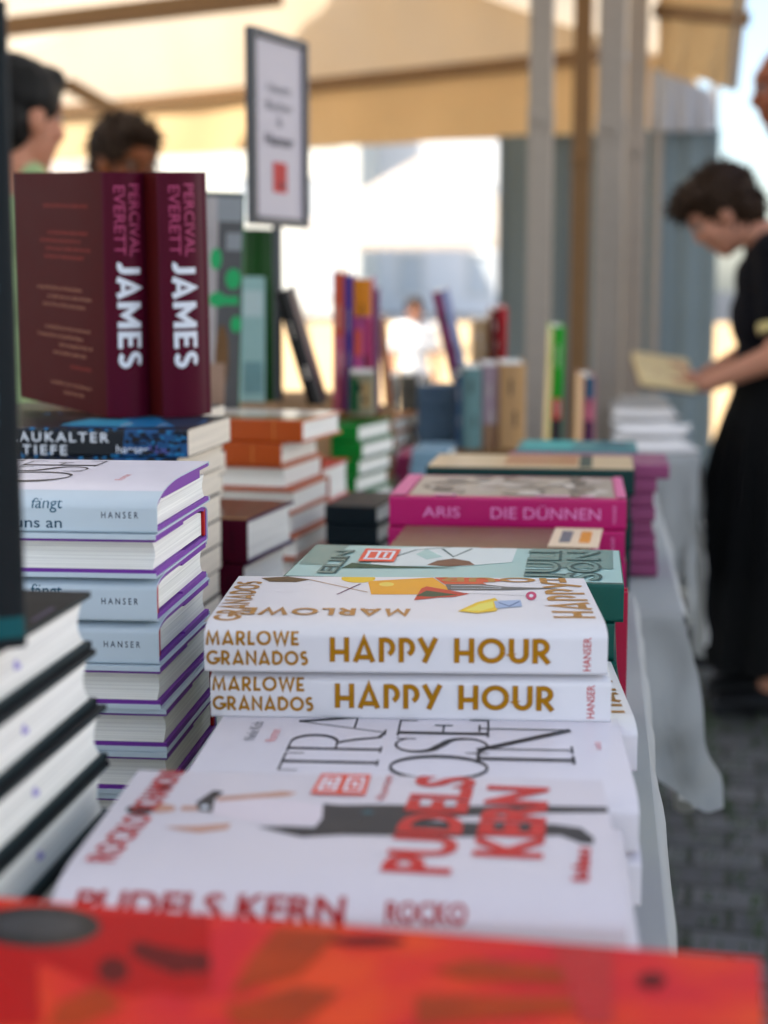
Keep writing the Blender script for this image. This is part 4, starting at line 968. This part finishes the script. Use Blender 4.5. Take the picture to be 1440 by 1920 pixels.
spine_row('pale pink spined book left of the sand coloured one', 903, 934, 684, 842, 2.82, sr((186, 164, 172)), [(rc(0, 0, 1, .3), sr((176, 140, 112)))])
spine_row('sand coloured box set standing upright before the poles', 935, 984, 682, 842, 2.80, sr((186, 150, 112)), [(rc(.7, 0, 1, 1), sr((196, 158, 116)))])
spine_row('oxblood book standing above the sand coloured box set', 920, 936, 580, 690, 3.02, sr((118, 18, 26)))
spine_row('scarlet spined book beside the oxblood one', 937, 950, 577, 690, 3.02, sr((204, 44, 58)))
spine_row('warm cream book standing left of the oxblood one', 886, 917, 600, 690, 3.05, sr((208, 178, 140)))
b_ = spine_row('lime green spined book with red foot leaning on a pole', 1030, 1052, 612, 843, 2.9, sr((30, 160, 62)), [(rc(0, .25, 1, .42), sr((206, 72, 74))), (rc(0, 0, 1, .25), sr((60, 36, 60)))], tilt=1)
spine_row('petrol blue and pink spined book standing between poles', 1092, 1114, 706, 843, 2.9, sr((196, 112, 130)), [(rc(0, .70, 1, 1), sr((50, 98, 122))), (rc(0, 0, 1, .4), sr((80, 40, 80)))])
spine_row('thin black book leaning far over beside the forest green one', 580, 606, 540, 770, 2.28, sr((14, 14, 16)), tilt=-16)
# plinth stacks that carry those rows
PLN = M('crate_wood', (140, 108, 76), .7, var=.25, scale=14)
def plinth(x0, x1, y0, y1, top, label):
    t = empty('display_crate', ((x0 + x1) / 2, (y0 + y1) / 2, ZF), label=label, cat='crate', group='low display crates on the second table')
    h = top - ZF; W_, D_ = x1 - x0, y1 - y0
    bm = bmesh.new(); box(bm, (0, 0, h - .006), (W_, D_, .012), bev=.001); obj('top_board', bm, PLN, t, smooth=0)
    for sy in (-1, 1):
        bm = bmesh.new()
        for k in range(2): box(bm, (0, sy * (D_ / 2 - .006), (k + .5) * (h - .014) / 2), (W_ - .002, .010, (h - .014) / 2 - .006), bev=.001)
        obj('slat_side', bm, PLN, t, smooth=0)
    for sx in (-1, 1):
        bm = bmesh.new(); box(bm, (sx * (W_ / 2 - .007), 0, (h - .014) / 2), (.012, D_ - .024, h - .016)); obj('end_board', bm, PLN, t, smooth=0)
zb = lambda px, py, Y: at(px, py, Y).z - .0008
plinth(at(380, 770, 2).x - .02, at(440, 770, 2).x + .03, 1.945, 2.13, zb(386, 770, 1.96), 'wooden crate under the emerald spotted book')
plinth(at(445, 762, 2.2).x - .02, at(600, 762, 2.3).x + .01, 2.15, 2.345, zb(452, 764, 2.2), 'wooden crate under the sea green and black books')
plinth(at(458, 770, 2.6).x - .02, at(600, 770, 2.6).x, 2.425, 2.95, zb(458, 772, 2.42), 'wooden crate under the forest green hardcover')
plinth(at(620, 770, 2.5).x - .01, at(705, 770, 2.5).x + .01, 2.49, 2.66, zb(624, 770, 2.5), 'wooden crate under the bright row of spines')
plinth(at(716, 800, 3.1).x - .02, at(792, 800, 3.1).x + .01, 3.075, 3.25, zb(726, 800, 3.10), 'wooden crate under the grey and taupe spines')
plinth(at(852, 842, 2.8).x + .002, at(1125, 842, 2.8).x, 2.795, 2.99, zb(870, 843, 2.8), 'wooden crate under the sage and sand coloured spines')

# bottle green stack behind the magenta one and the teal one beyond
BG = M('cover_pine', (14, 62, 58), .45, coat=.1)
bgk = B('hardcover_book', .222, .145, .028, BG, page=PAGE, ry=.003, rz=.002)
bgs = stack(bgk, 5, ZF + 5 * .0283, [.0375, .034, .036, .035, .034], 1.70, [0, 1, .5, 1, 0], 'dark pine hardcover', 'in the stack behind the magenta books', 'dark pine hardcovers')
bgs[0]['label'] = 'dark pine hardcover with tan picture cover behind the magenta books, topmost'
bgk.print([(poly([(-.110, .0185), (.110, .0185), (.110, .155), (-.110, .155)]), M('art_cream_tan', (206, 184, 150), .4, coat=.2, var=.15, scale=14), ident), (poly([(-.03, .05), (.05, .05), (.05, .15), (-.03, .15)]), M('art_terracotta', (190, 136, 100), .4, coat=.2), ident), (poly([(.052, .03), (.066, .03), (.066, .155), (.052, .155)]), M('art_pine', (60, 80, 70)), ident)], 'cover_art')
tlk, tls = pile('turquoise book', 'in the low stack behind the dark pine books', 'turquoise books', 1196, 846, 2.05, 6, .025, .155, .14, M('cover_turquoise', (10, 140, 144), .45, coat=.2), 0)
tlk.print([(poly([(-.07, .03), (-.01, .03), (.0, .15), (-.07, .15)]), M('art_aqua', (40, 168, 166)), ident), (poly([(.02, .04), (.07, .04), (.06, .15), (.03, .15)]), M('art_deep_aqua', (8, 112, 122)), ident)], 'cover_art')
puk = B('hardcover_book', .19, .135, .0160, M('cover_mulberry', (150, 78, 116), .45, coat=.1), page=page_mat('paper_mauve', (176, 120, 150)), ry=.003, rz=.002)
stack(puk, 8, ZF + 8 * .0163, [.0800, .066, .063, .065, .062, .066, .068, .069], 1.855, [0, 2, 1, 2, 0, 1, 2, 1], 'mulberry hardcover', 'in the stack jutting out beside the pine books', 'mulberry hardcovers')
# loose white leaflets lying at the far table edge
for i, (x, y, a) in enumerate(((.115, 3.40, 10), (.12, 3.62, -8), (.118, 3.86, 14), (.11, 4.1, -3), (.122, 4.3, 5))):
    bm = bmesh.new()
    g_ = sheet(bm, lambda u, v: Vector(((u - .5) * .148, (v - .5) * .21, .0015 + .012 * (u - .5) ** 2 + .006 * v * v)), 6, 6, .0006)
    o = obj('leaflet', bm, M('leaflet_paper', (222, 222, 220), .6)); o.location = (x, y, ZF + .001 + (.014 if i % 2 else 0)); o.rotation_euler = (0, 0, R(a))
    tag(o, ['white leaflet nearest on the far table', 'white leaflet tilted left on the far table', 'white leaflet turned right before the reading woman', 'white leaflet farthest left on the far table', 'white leaflet nearest the reading woman'][i], 'leaflet', 'white leaflets on the far table')

# ------------------------------------------------------------------ framed sign on a stand
sp = at(470, 420, 2.30); sq = at(574, 430, 2.47); stp = at(478, 47, 2.30)
ux = Vector((sq.x - sp.x, sq.y - sp.y, 0)); Ws = ux.length; ux.normalize(); Hs = stp.z - sp.z
sg = empty('sign_stand', ((sp.x + sq.x) / 2, (sp.y + sq.y) / 2, ZF), (0, 0, math.atan2(ux.y, ux.x)), 'framed white notice with red emblem on a stand above the books', 'sign')
zc = (sp.z + stp.z) / 2 - ZF
FR = M('sign_frame_grey', (78, 80, 84), .35, metal=.4); PAPER = M('notice_paper', (176, 172, 182), .4, coat=.3, var=.02)
bm = bmesh.new()
for s_ in (-1, 1):
    box(bm, (s_ * (Ws / 2 - .006), 0, zc), (.013, .014, Hs), bev=.002); box(bm, (0, .0002, zc + s_ * (Hs / 2 - .006)), (Ws - .028, .0136, .013), bev=.002)
obj('frame', bm, FR, sg, smooth=0)
bm = bmesh.new(); box(bm, (0, .001, zc), (Ws - .02, .005, Hs - .02)); pp_ = obj('notice', bm, PAPER, sg, smooth=0)
def flat_print(items, y, par, name):
    bm = bmesh.new(); ms = []
    for g, m_, ox, oz in items:
        if m_ not in ms: ms.append(m_)
        for V, F in (g if isinstance(g, list) else [g]):
            vv = [bm.verts.new((ox + a, y, oz + b)) for a, b in V]
            for f in F:
                try: bm.faces.new([vv[i] for i in f]).material_index = ms.index(m_)
                except ValueError: pass
        y -= .00005
    bmesh.ops.recalc_face_normals(bm, faces=bm.faces[:]); return obj(name, bm, ms, par, smooth=0)
kx = Ws - .04
flat_print([(fit(text('Unsere', .016), kx * .52), GREYI, 0, zc + Hs * .19), (fit(text('Bücher', .016), kx * .6), GREYI, 0, zc + Hs * .10), (fit(text('&', .016), .016), GREYI, 0, zc + Hs * .02), (fit(text('Hanser', .018, .02), kx * .66), M('ink_iron', (70, 70, 76)), 0, zc - Hs * .08)], -.0022, pp_, 'notice_lettering')
flat_print([(rc(-.022, -.022, .022, .022), M('emblem_red', (196, 44, 34), .5), .0, zc - Hs * .245), (rc(-.004, -.016, .016, -.006), M('emblem_wine', (120, 40, 50)), 0, zc - Hs * .245), (rc(.004, -.002, .016, .014), M('emblem_crimson', (176, 20, 30)), 0, zc - Hs * .245)], -.0022, pp_, 'emblem')
bm = bmesh.new(); tube(bm, [(0, .004, .01), (0, .004, zc - Hs / 2 + .004)], .007); obj('stem', bm, FR, sg)
bm = bmesh.new(); tube(bm, [(0, 0, 0), (0, 0, .008), (0, 0, .012)], [.032, .032, .012], 24); obj('base', bm, FR, sg)

# ------------------------------------------------------------------ people
def ball(bm, c, r, seg=16):
    m = Matrix.Translation(Vector(c)); r = (r, r, r) if not isinstance(r, (tuple, list)) else r
    bmesh.ops.create_uvsphere(bm, u_segments=seg, v_segments=seg // 2 + 2, radius=1, matrix=m @ Matrix.Diagonal((*r, 1)))
def eball(bm, c, r, rot, seg=16):
    bmesh.ops.create_uvsphere(bm, u_segments=seg, v_segments=seg // 2 + 2, radius=1, matrix=Matrix.Translation(Vector(c)) @ rot.to_4x4() @ Matrix.Diagonal((*r, 1)))
def limb(bm, pts, rad, seg=14):
    """tapered chain with round joints"""
    for i, (p, q) in enumerate(zip(pts, pts[1:])):
        p, q = Vector(p), Vector(q); n = max(2, int((q - p).length / .03))
        tube(bm, [p.lerp(q, k / n) for k in range(n + 1)], [lerp(rad[i], rad[i + 1], k / n) for k in range(n + 1)], seg)
    for p, r in zip(pts, rad): ball(bm, p, r, 12)
def fuse(name, bm, mat, par, vox, smooth_it=6, disp=0, dscale=.04):
    """fuse overlapping volumes into one continuous skin"""
    me = bpy.data.meshes.new(name); bm.to_mesh(me); bm.free()
    o = bpy.data.objects.new(name, me); C.objects.link(o)
    r = o.modifiers.new('fuse', 'REMESH'); r.mode = 'VOXEL'; r.voxel_size = vox; r.use_smooth_shade = True
    s_ = o.modifiers.new('soft', 'SMOOTH'); s_.iterations = smooth_it; s_.factor = .5
    dg = bpy.context.evaluated_depsgraph_get(); dg.update()
    m2 = bpy.data.meshes.new_from_object(o.evaluated_get(dg)); o.modifiers.clear(); o.data = m2; bpy.data.meshes.remove(me)
    if disp:
        ns_ = [v.normal.copy() for v in m2.vertices]
        for v, n_ in zip(m2.vertices, ns_):
            c = v.co / dscale; v.co += n_ * disp * (noise.noise(c) + .5 * noise.noise(c * 2.3))
    for p in m2.polygons: p.use_smooth = True
    m2.materials.clear(); m2.materials.append(mat); o.parent = par
    return o
def hand(bm, wrist, fwd, palm_n, curl, sgn, k=1.0):
    """palm, five fingers, thumb from the side of the palm; palm_n points out of the palm"""
    f = Vector(fwd).normalized(); n = Vector(palm_n); n = (n - f * n.dot(f)).normalized(); a = f.cross(n) * sgn
    w_ = Vector(wrist)
    for t, r in ((-.032, .011), (-.012, .012), (.010, .012), (.031, .0105)):
        limb(bm, [w_ + f * .01 * k + a * t * .6 * k, w_ + f * .085 * k + a * t * k], [r * k, r * k * .92], 10)
    for t, L_, r in ((-.033, .075, .0085), (-.011, .086, .0092), (.012, .080, .009), (.033, .062, .0078)):
        p = w_ + f * .085 * k + a * t * k; pts = [p]; ang = .25 * curl
        for seg in (.45, .32, .23):
            d = f * math.cos(ang) + n * math.sin(ang) + a * t * 1.5; p = p + d.normalized() * L_ * seg * k; pts.append(p); ang += curl
        limb(bm, pts, [r * k, r * .95 * k, r * .88 * k, r * .75 * k], 10)
    p = w_ + f * .022 * k - a * .030 * k; p1 = p + (f * .6 - a * .62 + n * .45).normalized() * .042 * k; p2 = p1 + (f * .9 - a * .15 + n * .5).normalized() * .032 * k
    p3 = p2 + (f * 1 + n * .3).normalized() * .024 * k; limb(bm, [p, p1, p2, p3], [.014 * k, .0115 * k, .0105 * k, .008 * k], 10)
def head(bm, c, rot, k=1.0):
    """+x is where the face looks"""
    E_ = lambda p, r: eball(bm, Vector(c) + rot @ (Vector(p) * k), tuple(v * k for v in r), rot)
    E_((-.012, 0, .035), (.096, .076, .088)); E_((.022, 0, -.03), (.066, .060, .082)); E_((.045, 0, -.088), (.032, .036, .026))
    E_((.068, 0, .038), (.026, .052, .030)); E_((.092, 0, -.012), (.018, .014, .020)); E_((.084, 0, .008), (.014, .010, .026))
    E_((.078, 0, -.048), (.012, .026, .008)); E_((.077, 0, -.059), (.012, .022, .008)); E_((.06, .04, -.02), (.026, .024, .026)); E_((.06, -.04, -.02), (.026, .024, .026))
    for s_ in (-1, 1): E_((-.008, s_ * .077, -.006), (.020, .010, .032))
def eyes(par, c, rot, k=1.0):
    for s_ in (-1, 1):
        bm = bmesh.new(); eball(bm, Vector(c) + rot @ (Vector((.073, s_ * .031, .012)) * k), (.0125 * k,) * 3, rot, 12); obj('eye', bm, M('eye_white', (150, 140, 132), .35), par, smooth=60)
        bm = bmesh.new(); eball(bm, Vector(c) + rot @ (Vector((.0835, s_ * .031, .011)) * k), (.003 * k, .006 * k, .006 * k), rot, 10); obj('iris', bm, M('iris_brown', (58, 38, 26), .2), par.children[-1] if False else par, smooth=60)
        bm = bmesh.new(); limb(bm, [Vector(c) + rot @ (Vector((.082, s_ * .014, .034)) * k), Vector(c) + rot @ (Vector((.083, s_ * .032, .038)) * k), Vector(c) + rot @ (Vector((.070, s_ * .050, .033)) * k)], [.003 * k, .004 * k, .002 * k], 8)
        obj('eyebrow', bm, M('eyebrow_dark', (48, 34, 24), .8), par, smooth=60)
def hair(par, c, rot, mat, blobs, locks, k=1.0, seed=1, curl=.012, ln=(.03, .06), rough=.008):
    bm = bmesh.new()
    for p, r in blobs: eball(bm, Vector(c) + rot @ (Vector(p) * k), tuple(v * k for v in r), rot)
    h = fuse('hair', bm, mat, par, .008, 2, disp=rough, dscale=.022)
    if not locks: return h
    rnd = random.Random(seed); bm = bmesh.new(); vs_ = h.data.vertices
    for i in range(locks):
        v = vs_[rnd.randrange(len(vs_))]; d = (v.normal + Vector((rnd.gauss(0, .5), rnd.gauss(0, .5), rnd.gauss(-.25, .5)))).normalized()
        p = v.co - v.normal * .006; L_ = rnd.uniform(*ln); pts = [p]
        for s_ in range(4):
            d = (d + Vector((rnd.gauss(0, 1), rnd.gauss(0, 1), rnd.gauss(-.4, 1))) * curl * 30 * .06).normalized(); p = p + d * L_ / 4; pts.append(p)
        tube(bm, pts, [.0045, .0042, .0035, .0024, .0008], 5)
    obj('hair_lock', bm, mat, h, smooth=80)
    return h
def skin(name, rgb): 
    m = M(name, rgb, .5, var=.06, scale=25); p = m.node_tree.nodes['Principled BSDF']; p.inputs['Subsurface Weight'].default_value = .12
    p.inputs['Subsurface Radius'].default_value = (1, .35, .2); p.inputs['Subsurface Scale'].default_value = .012; return m
def cloth(name, rgb, **k): return M(name, rgb, .85, var=.12, scale=14, bump=.3, sheen=.15, **k)
rotY = lambda d: Matrix.Rotation(R(d), 3, 'Y')

def person(loc, face, label, sk, H_=1.68, lowneck=False, headp=(.0, 0), tilt=5, turn=0, top=None, legs=None, shoe=None, hairspec=None, armsp=None, lean=0.0, sleeve='short', group=None, vox=.009, handcurl=.35, skirt=None, collar=None):
    """standing figure, +x forward, +y its left; heights scale with H_"""
    k = H_ / 1.68
    t = empty('person', loc, (0, 0, R(face)), label, 'person', group)
    V = lambda x, y, z: Vector((x + lean * max(0, z - .88), y, z)) * k
    hc = V(.025 + headp[0], 0, 1.545 + headp[1]); hr = Matrix.Rotation(R(turn), 3, 'Z') @ rotY(tilt)
    sh = [V(-.005, s_ * .165, 1.375) for s_ in (1, -1)]
    A = armsp or [[V(.0, s_ * .215, 1.10), V(.05, s_ * .225, .86), ] for s_ in (1, -1)]
    bm = bmesh.new(); head(bm, hc, hr, k)
    nk = hc + hr @ (Vector((-.025, 0, -.07)) * k)
    limb(bm, [V(-.015, 0, 1.36), V(-.005, 0, 1.42), nk], [.062 * k, .052 * k, .052 * k])
    for p, r in ((V(0, 0, 1.30), (.095, .155, .10)), (V(.005, 0, 1.18), (.10, .145, .12)), (V(0, 0, 1.03), (.088, .125, .12)), (V(-.01, 0, .92), (.105, .16, .12))): ball(bm, p, tuple(v * k for v in r))
    limb(bm, [sh[1], sh[0]], [.056 * k, .056 * k])
    ends = []
    for s_, a in zip((1, -1), A):
        p0 = sh[0] if s_ > 0 else sh[1]
        limb(bm, [p0, a[0], a[1]], [.054 * k, .042 * k, .028 * k])
        d = (a[2] if len(a) > 2 else (a[1] - a[0])); pn = a[3] if len(a) > 3 else Vector((0, -s_, 0))
        hand(bm, a[1], d, pn, handcurl, s_, k)
    for s_ in (1, -1):
        limb(bm, [V(-.01, s_ * .09, .86), V(.012, s_ * .095, .48), V(-.015, s_ * .095, .09)], [.088 * k, .056 * k, .036 * k])
        limb(bm, [V(-.02, s_ * .095, .06), V(.06, s_ * .10, .035), V(.13, s_ * .105, .025)], [.036 * k, .034 * k, .025 * k])
    body = fuse('body', bm, sk, t, vox, 4)
    eyes(t, hc, hr, k)
    # clothing, a little looser than the body
    if top:
        bm = bmesh.new()
        for p, r in ((V(0, 0, 1.31), (.108, .165, .095)), (V(.008, 0, 1.19), (.116, .158, .13)), (V(.004, 0, 1.04), (.108, .142, .13)), (V(-.006, 0, .93), (.122, .172, .10))): ball(bm, p, tuple(v * k for v in r))
        if not lowneck: limb(bm, [sh[1], V(0, 0, 1.375), sh[0]], [.068 * k, .074 * k, .068 * k])
        for s_, a in zip((1, -1), A):
            p0 = sh[0] if s_ > 0 else sh[1]; q_ = p0.lerp(a[0], .72)
            if lowneck: continue
            if sleeve == 'short': limb(bm, [p0, q_], [.068 * k, .062 * k])
            else: limb(bm, [p0, a[0], a[0].lerp(a[1], .9)], [.068 * k, .056 * k, .042 * k])
        for z0, z1, rx_, ry2 in ((1.0, 1.12, .108, .146), (1.12, 1.25, .114, .160)): ball(bm, V(.004, 0, (z0 + z1) / 2), (rx_ * k, ry2 * k, .11 * k))
        if lowneck:
            ball(bm, V(0, 0, 1.345), (.085 * k, .135 * k, .055 * k))
            for s_ in (1, -1): limb(bm, [V(-.005, s_ * .085, 1.36), V(-.008, s_ * .09, 1.425)], [.062 * k, .034 * k])
        fuse('shirt', bm, top, t, vox, 16, disp=.005 * k, dscale=.11)
        if collar:
            bm = bmesh.new(); limb(bm, [V(-.015, 0, 1.385), V(-.005, 0, 1.425)], [.078 * k, .068 * k], 18); fuse('collar', bm, collar, t, vox, 2)
    if legs and not skirt:
        bm = bmesh.new(); ball(bm, V(-.01, 0, .9), (.118 * k, .17 * k, .12 * k))
        for s_ in (1, -1): limb(bm, [V(-.01, s_ * .092, .86), V(.012, s_ * .097, .48), V(-.015, s_ * .097, .07)], [.102 * k, .074 * k, .056 * k])
        fuse('trousers', bm, legs, t, vox, 8, disp=.006 * k, dscale=.10)
    if skirt:
        bm = bmesh.new(); rings = []; n = 48; zs = [1.02, .96, .9, .8, .6, .4, .24, .155]
        rx = [.112, .122, .145, .175, .215, .24, .255, .265]; ry_ = [.150, .165, .185, .21, .23, .25, .265, .275]
        for z, a, b_ in zip(zs, rx, ry_):
            fl = max(0, (1 - z)) * .034
            rings.append([bm.verts.new(V(-.005 + a * math.cos(i * 2 * math.pi / n) + fl * math.sin(i * 1.9) * math.cos(i * 2 * math.pi / n), b_ * math.sin(i * 2 * math.pi / n) + fl * math.sin(i * 1.9) * math.sin(i * 2 * math.pi / n), z)) for i in range(n)])
        for a, b_ in zip(rings, rings[1:]):
            for i in range(n): bm.faces.new((a[i], b_[i], b_[(i + 1) % n], a[(i + 1) % n]))
        bmesh.ops.recalc_face_normals(bm, faces=bm.faces[:]); bmesh.ops.solidify(bm, geom=bm.faces[:], thickness=.003)
        obj('skirt', bm, skirt, t, smooth=80)
    for s_ in (1, -1):
        bm = bmesh.new(); limb(bm, [V(-.035, s_ * .095, .045), V(.05, s_ * .10, .040), V(.135, s_ * .105, .032)], [.046 * k, .046 * k, .034 * k]); box(bm, V(.05, s_ * .1, .010), (.235 * k, .085 * k, .02 * k), bev=.008)
        fuse('shoe', bm, shoe or M('shoe_black', (24, 24, 26), .4), t, .006, 2)
    if hairspec: hair(t, hc, hr, *hairspec[:3], k=k, seed=hairspec[3], curl=hairspec[4], ln=hairspec[5], rough=hairspec[6] if len(hairspec) > 6 else .008)
    t['_x'] = 0; del t['_x']
    return t, hc, hr, V, A, k
SKW = skin('skin_light', (196, 144, 122)); SKT = skin('skin_tan_darkened', (146, 88, 58)); SKR = skin('skin_ruddy', (162, 98, 74))  # tan skin darkened: shade inside the stall put into the colour
HB = M('hair_dark_brown', (50, 34, 22), .6, var=.2, scale=60); HK = M('hair_black', (16, 14, 14), .5, var=.2, scale=60); HBR = M('hair_brown', (58, 42, 28), .6, var=.2)
NAVY = M('dress_navy_black', (14, 14, 22), .95, var=.2, scale=14, bump=.3); SKB = M('skirt_black', (8, 8, 9), .95, var=.2, scale=14, bump=.3)
for m_ in (NAVY, SKB): m_.node_tree.nodes['Principled BSDF'].inputs['Specular IOR Level'].default_value = .15
# woman reading at the far table, facing the tables
kW = 1.52 / 1.68
g_ = at(1398, 1310, 4.45)
WV = lambda x, y, z: Vector((x, y, z)) * kW
hz = .995
wa = [[WV(.00, .225, 1.09), WV(.205, .115, hz), Vector((.9, -.25, -.02)), Vector((.1, -.5, .85))], [WV(.03, -.225, 1.09), WV(.21, -.10, hz), Vector((.9, .25, -.02)), Vector((.1, .5, .85))]]
wt, whc, whr, WVv, WA, wk = person((g_.x + .045, 4.45, 0), 180, 'woman in a long black dress with short curly brown hair reading at the far table', SKW, 1.52, headp=(.115, -.055), tilt=38, top=NAVY, legs=None, skirt=SKB,
    hairspec=(HB, [((-.035, 0, .05), (.108, .098, .098)), ((.035, 0, .098), (.075, .085, .048)), ((.075, 0, .085), (.045, .07, .035)), ((-.07, 0, -.02), (.06, .08, .07))], 420, 3, .5, (.02, .05)), armsp=wa, lean=.04, handcurl=.5)
# trims on her sleeves, and the book she holds
for s_, a in zip((1, -1), WA):
    p0 = WVv(-.005, s_ * .165, 1.375); q_ = p0.lerp(a[0], .78); bm = bmesh.new()
    tube(bm, [p0.lerp(a[0], .70), q_], [.066 * wk, .066 * wk], 20); bmesh.ops.recalc_face_normals(bm, faces=bm.faces[:]); obj('sleeve_trim', bm, cloth('trim_cream_gold', (206, 190, 140)), wt, smooth=60)
wt.rotation_euler = (0, 0, R(180)); bpy.context.view_layer.update()
wb_ = empty('open_book', wt.matrix_world @ (WV(.325, .02, hz + .026)), (R(-16), R(4), R(184)), 'open book with cream pages held in the reading woman’s hands', 'book')
for s_ in (1, -1):
    bm = bmesh.new(); pr_ = [(0, .0), (.03, .010), (.07, .012), (.115, .006)]
    rt_ = Matrix.Rotation(R(-12), 3, 'Y')
    for i in range(3):
        (y0, z0), (y1, z1) = [(a_, b_ + .010) for a_, b_ in pr_[i:i + 2]]
        vs_ = [bm.verts.new(rt_ @ Vector((x, s_ * y, z))) for x, y, z in ((-.075, y0, z0), (.075, y0, z0), (.075, y1, z1), (-.075, y1, z1), (-.075, y0, -.004), (.075, y0, -.004), (.075, y1, -.003), (-.075, y1, -.003))]
        for f in ((0, 1, 2, 3), (7, 6, 5, 4), (0, 4, 5, 1), (1, 5, 6, 2), (2, 6, 7, 3), (3, 7, 4, 0)): bm.faces.new([vs_[j] for j in f])
    bmesh.ops.remove_doubles(bm, verts=bm.verts[:], dist=1e-5); bmesh.ops.recalc_face_normals(bm, faces=bm.faces[:])
    obj('page_block', bm, M('page_sunny_cream', (230, 212, 172), .8, trans=.2), wb_, smooth=40)
bm = bmesh.new(); rt_ = Matrix.Rotation(R(-12), 3, 'Y'); box(bm, rt_ @ Vector((0, 0, -.0065)), (.156, .236, .004), rt_, bev=.001); obj('cover', bm, M('cover_oxblood', (92, 30, 30)), wb_, smooth=0)

# black haired person with back to us at the far left, inside the stall
LS = cloth('shirt_pale_green', (160, 182, 140)); 
p = at(22, 545, 3.15); tp = at(85, 92, 3.15)
person((p.x, 3.15, 0), 62, 'black haired person in a pale green sleeveless top behind the books, back turned', SKW, (tp.z) / 1.685 * 1.68, headp=(.01, 0), tilt=4, turn=-8, top=LS, legs=cloth('jeans_blue', (60, 76, 104)), lowneck=True,
    hairspec=(HK, [((-.02, 0, .05), (.110, .090, .088)), ((-.055, 0, -.01), (.072, .084, .078)), ((.05, 0, .088), (.05, .068, .036))], 0, 5, .05, (.012, .02), .003))
p = at(228, 545, 4.3); tp = at(235, 200, 4.3)
pt, phc, phr, _v, _a, pk_ = person((p.x, 4.3, 0), -42, 'dark curly haired person with glasses behind the standing maroon books', SKT, tp.z / 1.70 * 1.68, headp=(.02, -.01), tilt=12, top=cloth('shirt_slate', (70, 78, 92)), legs=cloth('trousers_grey', (80, 80, 84)),
    hairspec=(HB, [((-.025, 0, .055), (.108, .094, .092)), ((-.06, 0, .0), (.07, .085, .07)), ((.05, 0, .095), (.05, .07, .035))], 420, 6, .5, (.02, .045)))
bm = bmesh.new()
for s_ in (-1, 1):
    ps_ = [Vector(phc) + phr @ (Vector((.098, s_ * .032 + .022 * math.cos(a * math.pi / 8), .010 + .017 * math.sin(a * math.pi / 8))) * pk_) for a in range(17)]; tube(bm, ps_, .0018, 6)
    tube(bm, [Vector(phc) + phr @ (Vector((.097, s_ * .055, .014)) * pk_), Vector(phc) + phr @ (Vector((.0, s_ * .082, .012)) * pk_)], .0016, 6)
obj('glasses', bm, M('glasses_black', (20, 20, 22), .3), pt, smooth=60)
# man at the right edge, only his face in the frame
p = at(1536, 545, 4.75)
person((p.x, 4.75, 0), 178, 'ruddy faced man at the right edge behind the reading woman', SKR, 1.87, headp=(.06, -.01), tilt=8, top=cloth('shirt_white', (206, 206, 206)), legs=cloth('trousers_navy', (30, 34, 46)), collar=cloth('shirt_white', (206, 206, 206)),
    hairspec=(HK, [((-.045, 0, .055), (.085, .080, .075)), ((-.075, 0, .0), (.05, .07, .07))], 80, 8, .1, (.01, .02)))
# passers-by in the sunny square
p = at(778, 545, 10.5)
person((p.x, 10.5, 0), -80, 'person in a white shirt out in the sunny square beyond the tent', SKW, 1.10, top=cloth('shirt_bright_white', (240, 240, 240)), legs=cloth('shorts_grey', (120, 116, 110)), vox=.010,
    hairspec=(HBR, [((-.02, 0, .05), (.105, .090, .088)), ((-.055, 0, .0), (.07, .08, .07))], 60, 9, .2, (.02, .03)))
p = at(668, 545, 13.0)
person((p.x, 13.0, 0), 150, 'person in a salmon shirt far out in the sunny square', SKT, 1.02, top=cloth('shirt_salmon', (214, 130, 112)), legs=cloth('trousers_tan', (150, 120, 92)), vox=.011,
    hairspec=(HBR, [((-.02, 0, .05), (.105, .090, .088)), ((-.055, 0, .0), (.07, .08, .07))], 60, 10, .2, (.02, .03)))
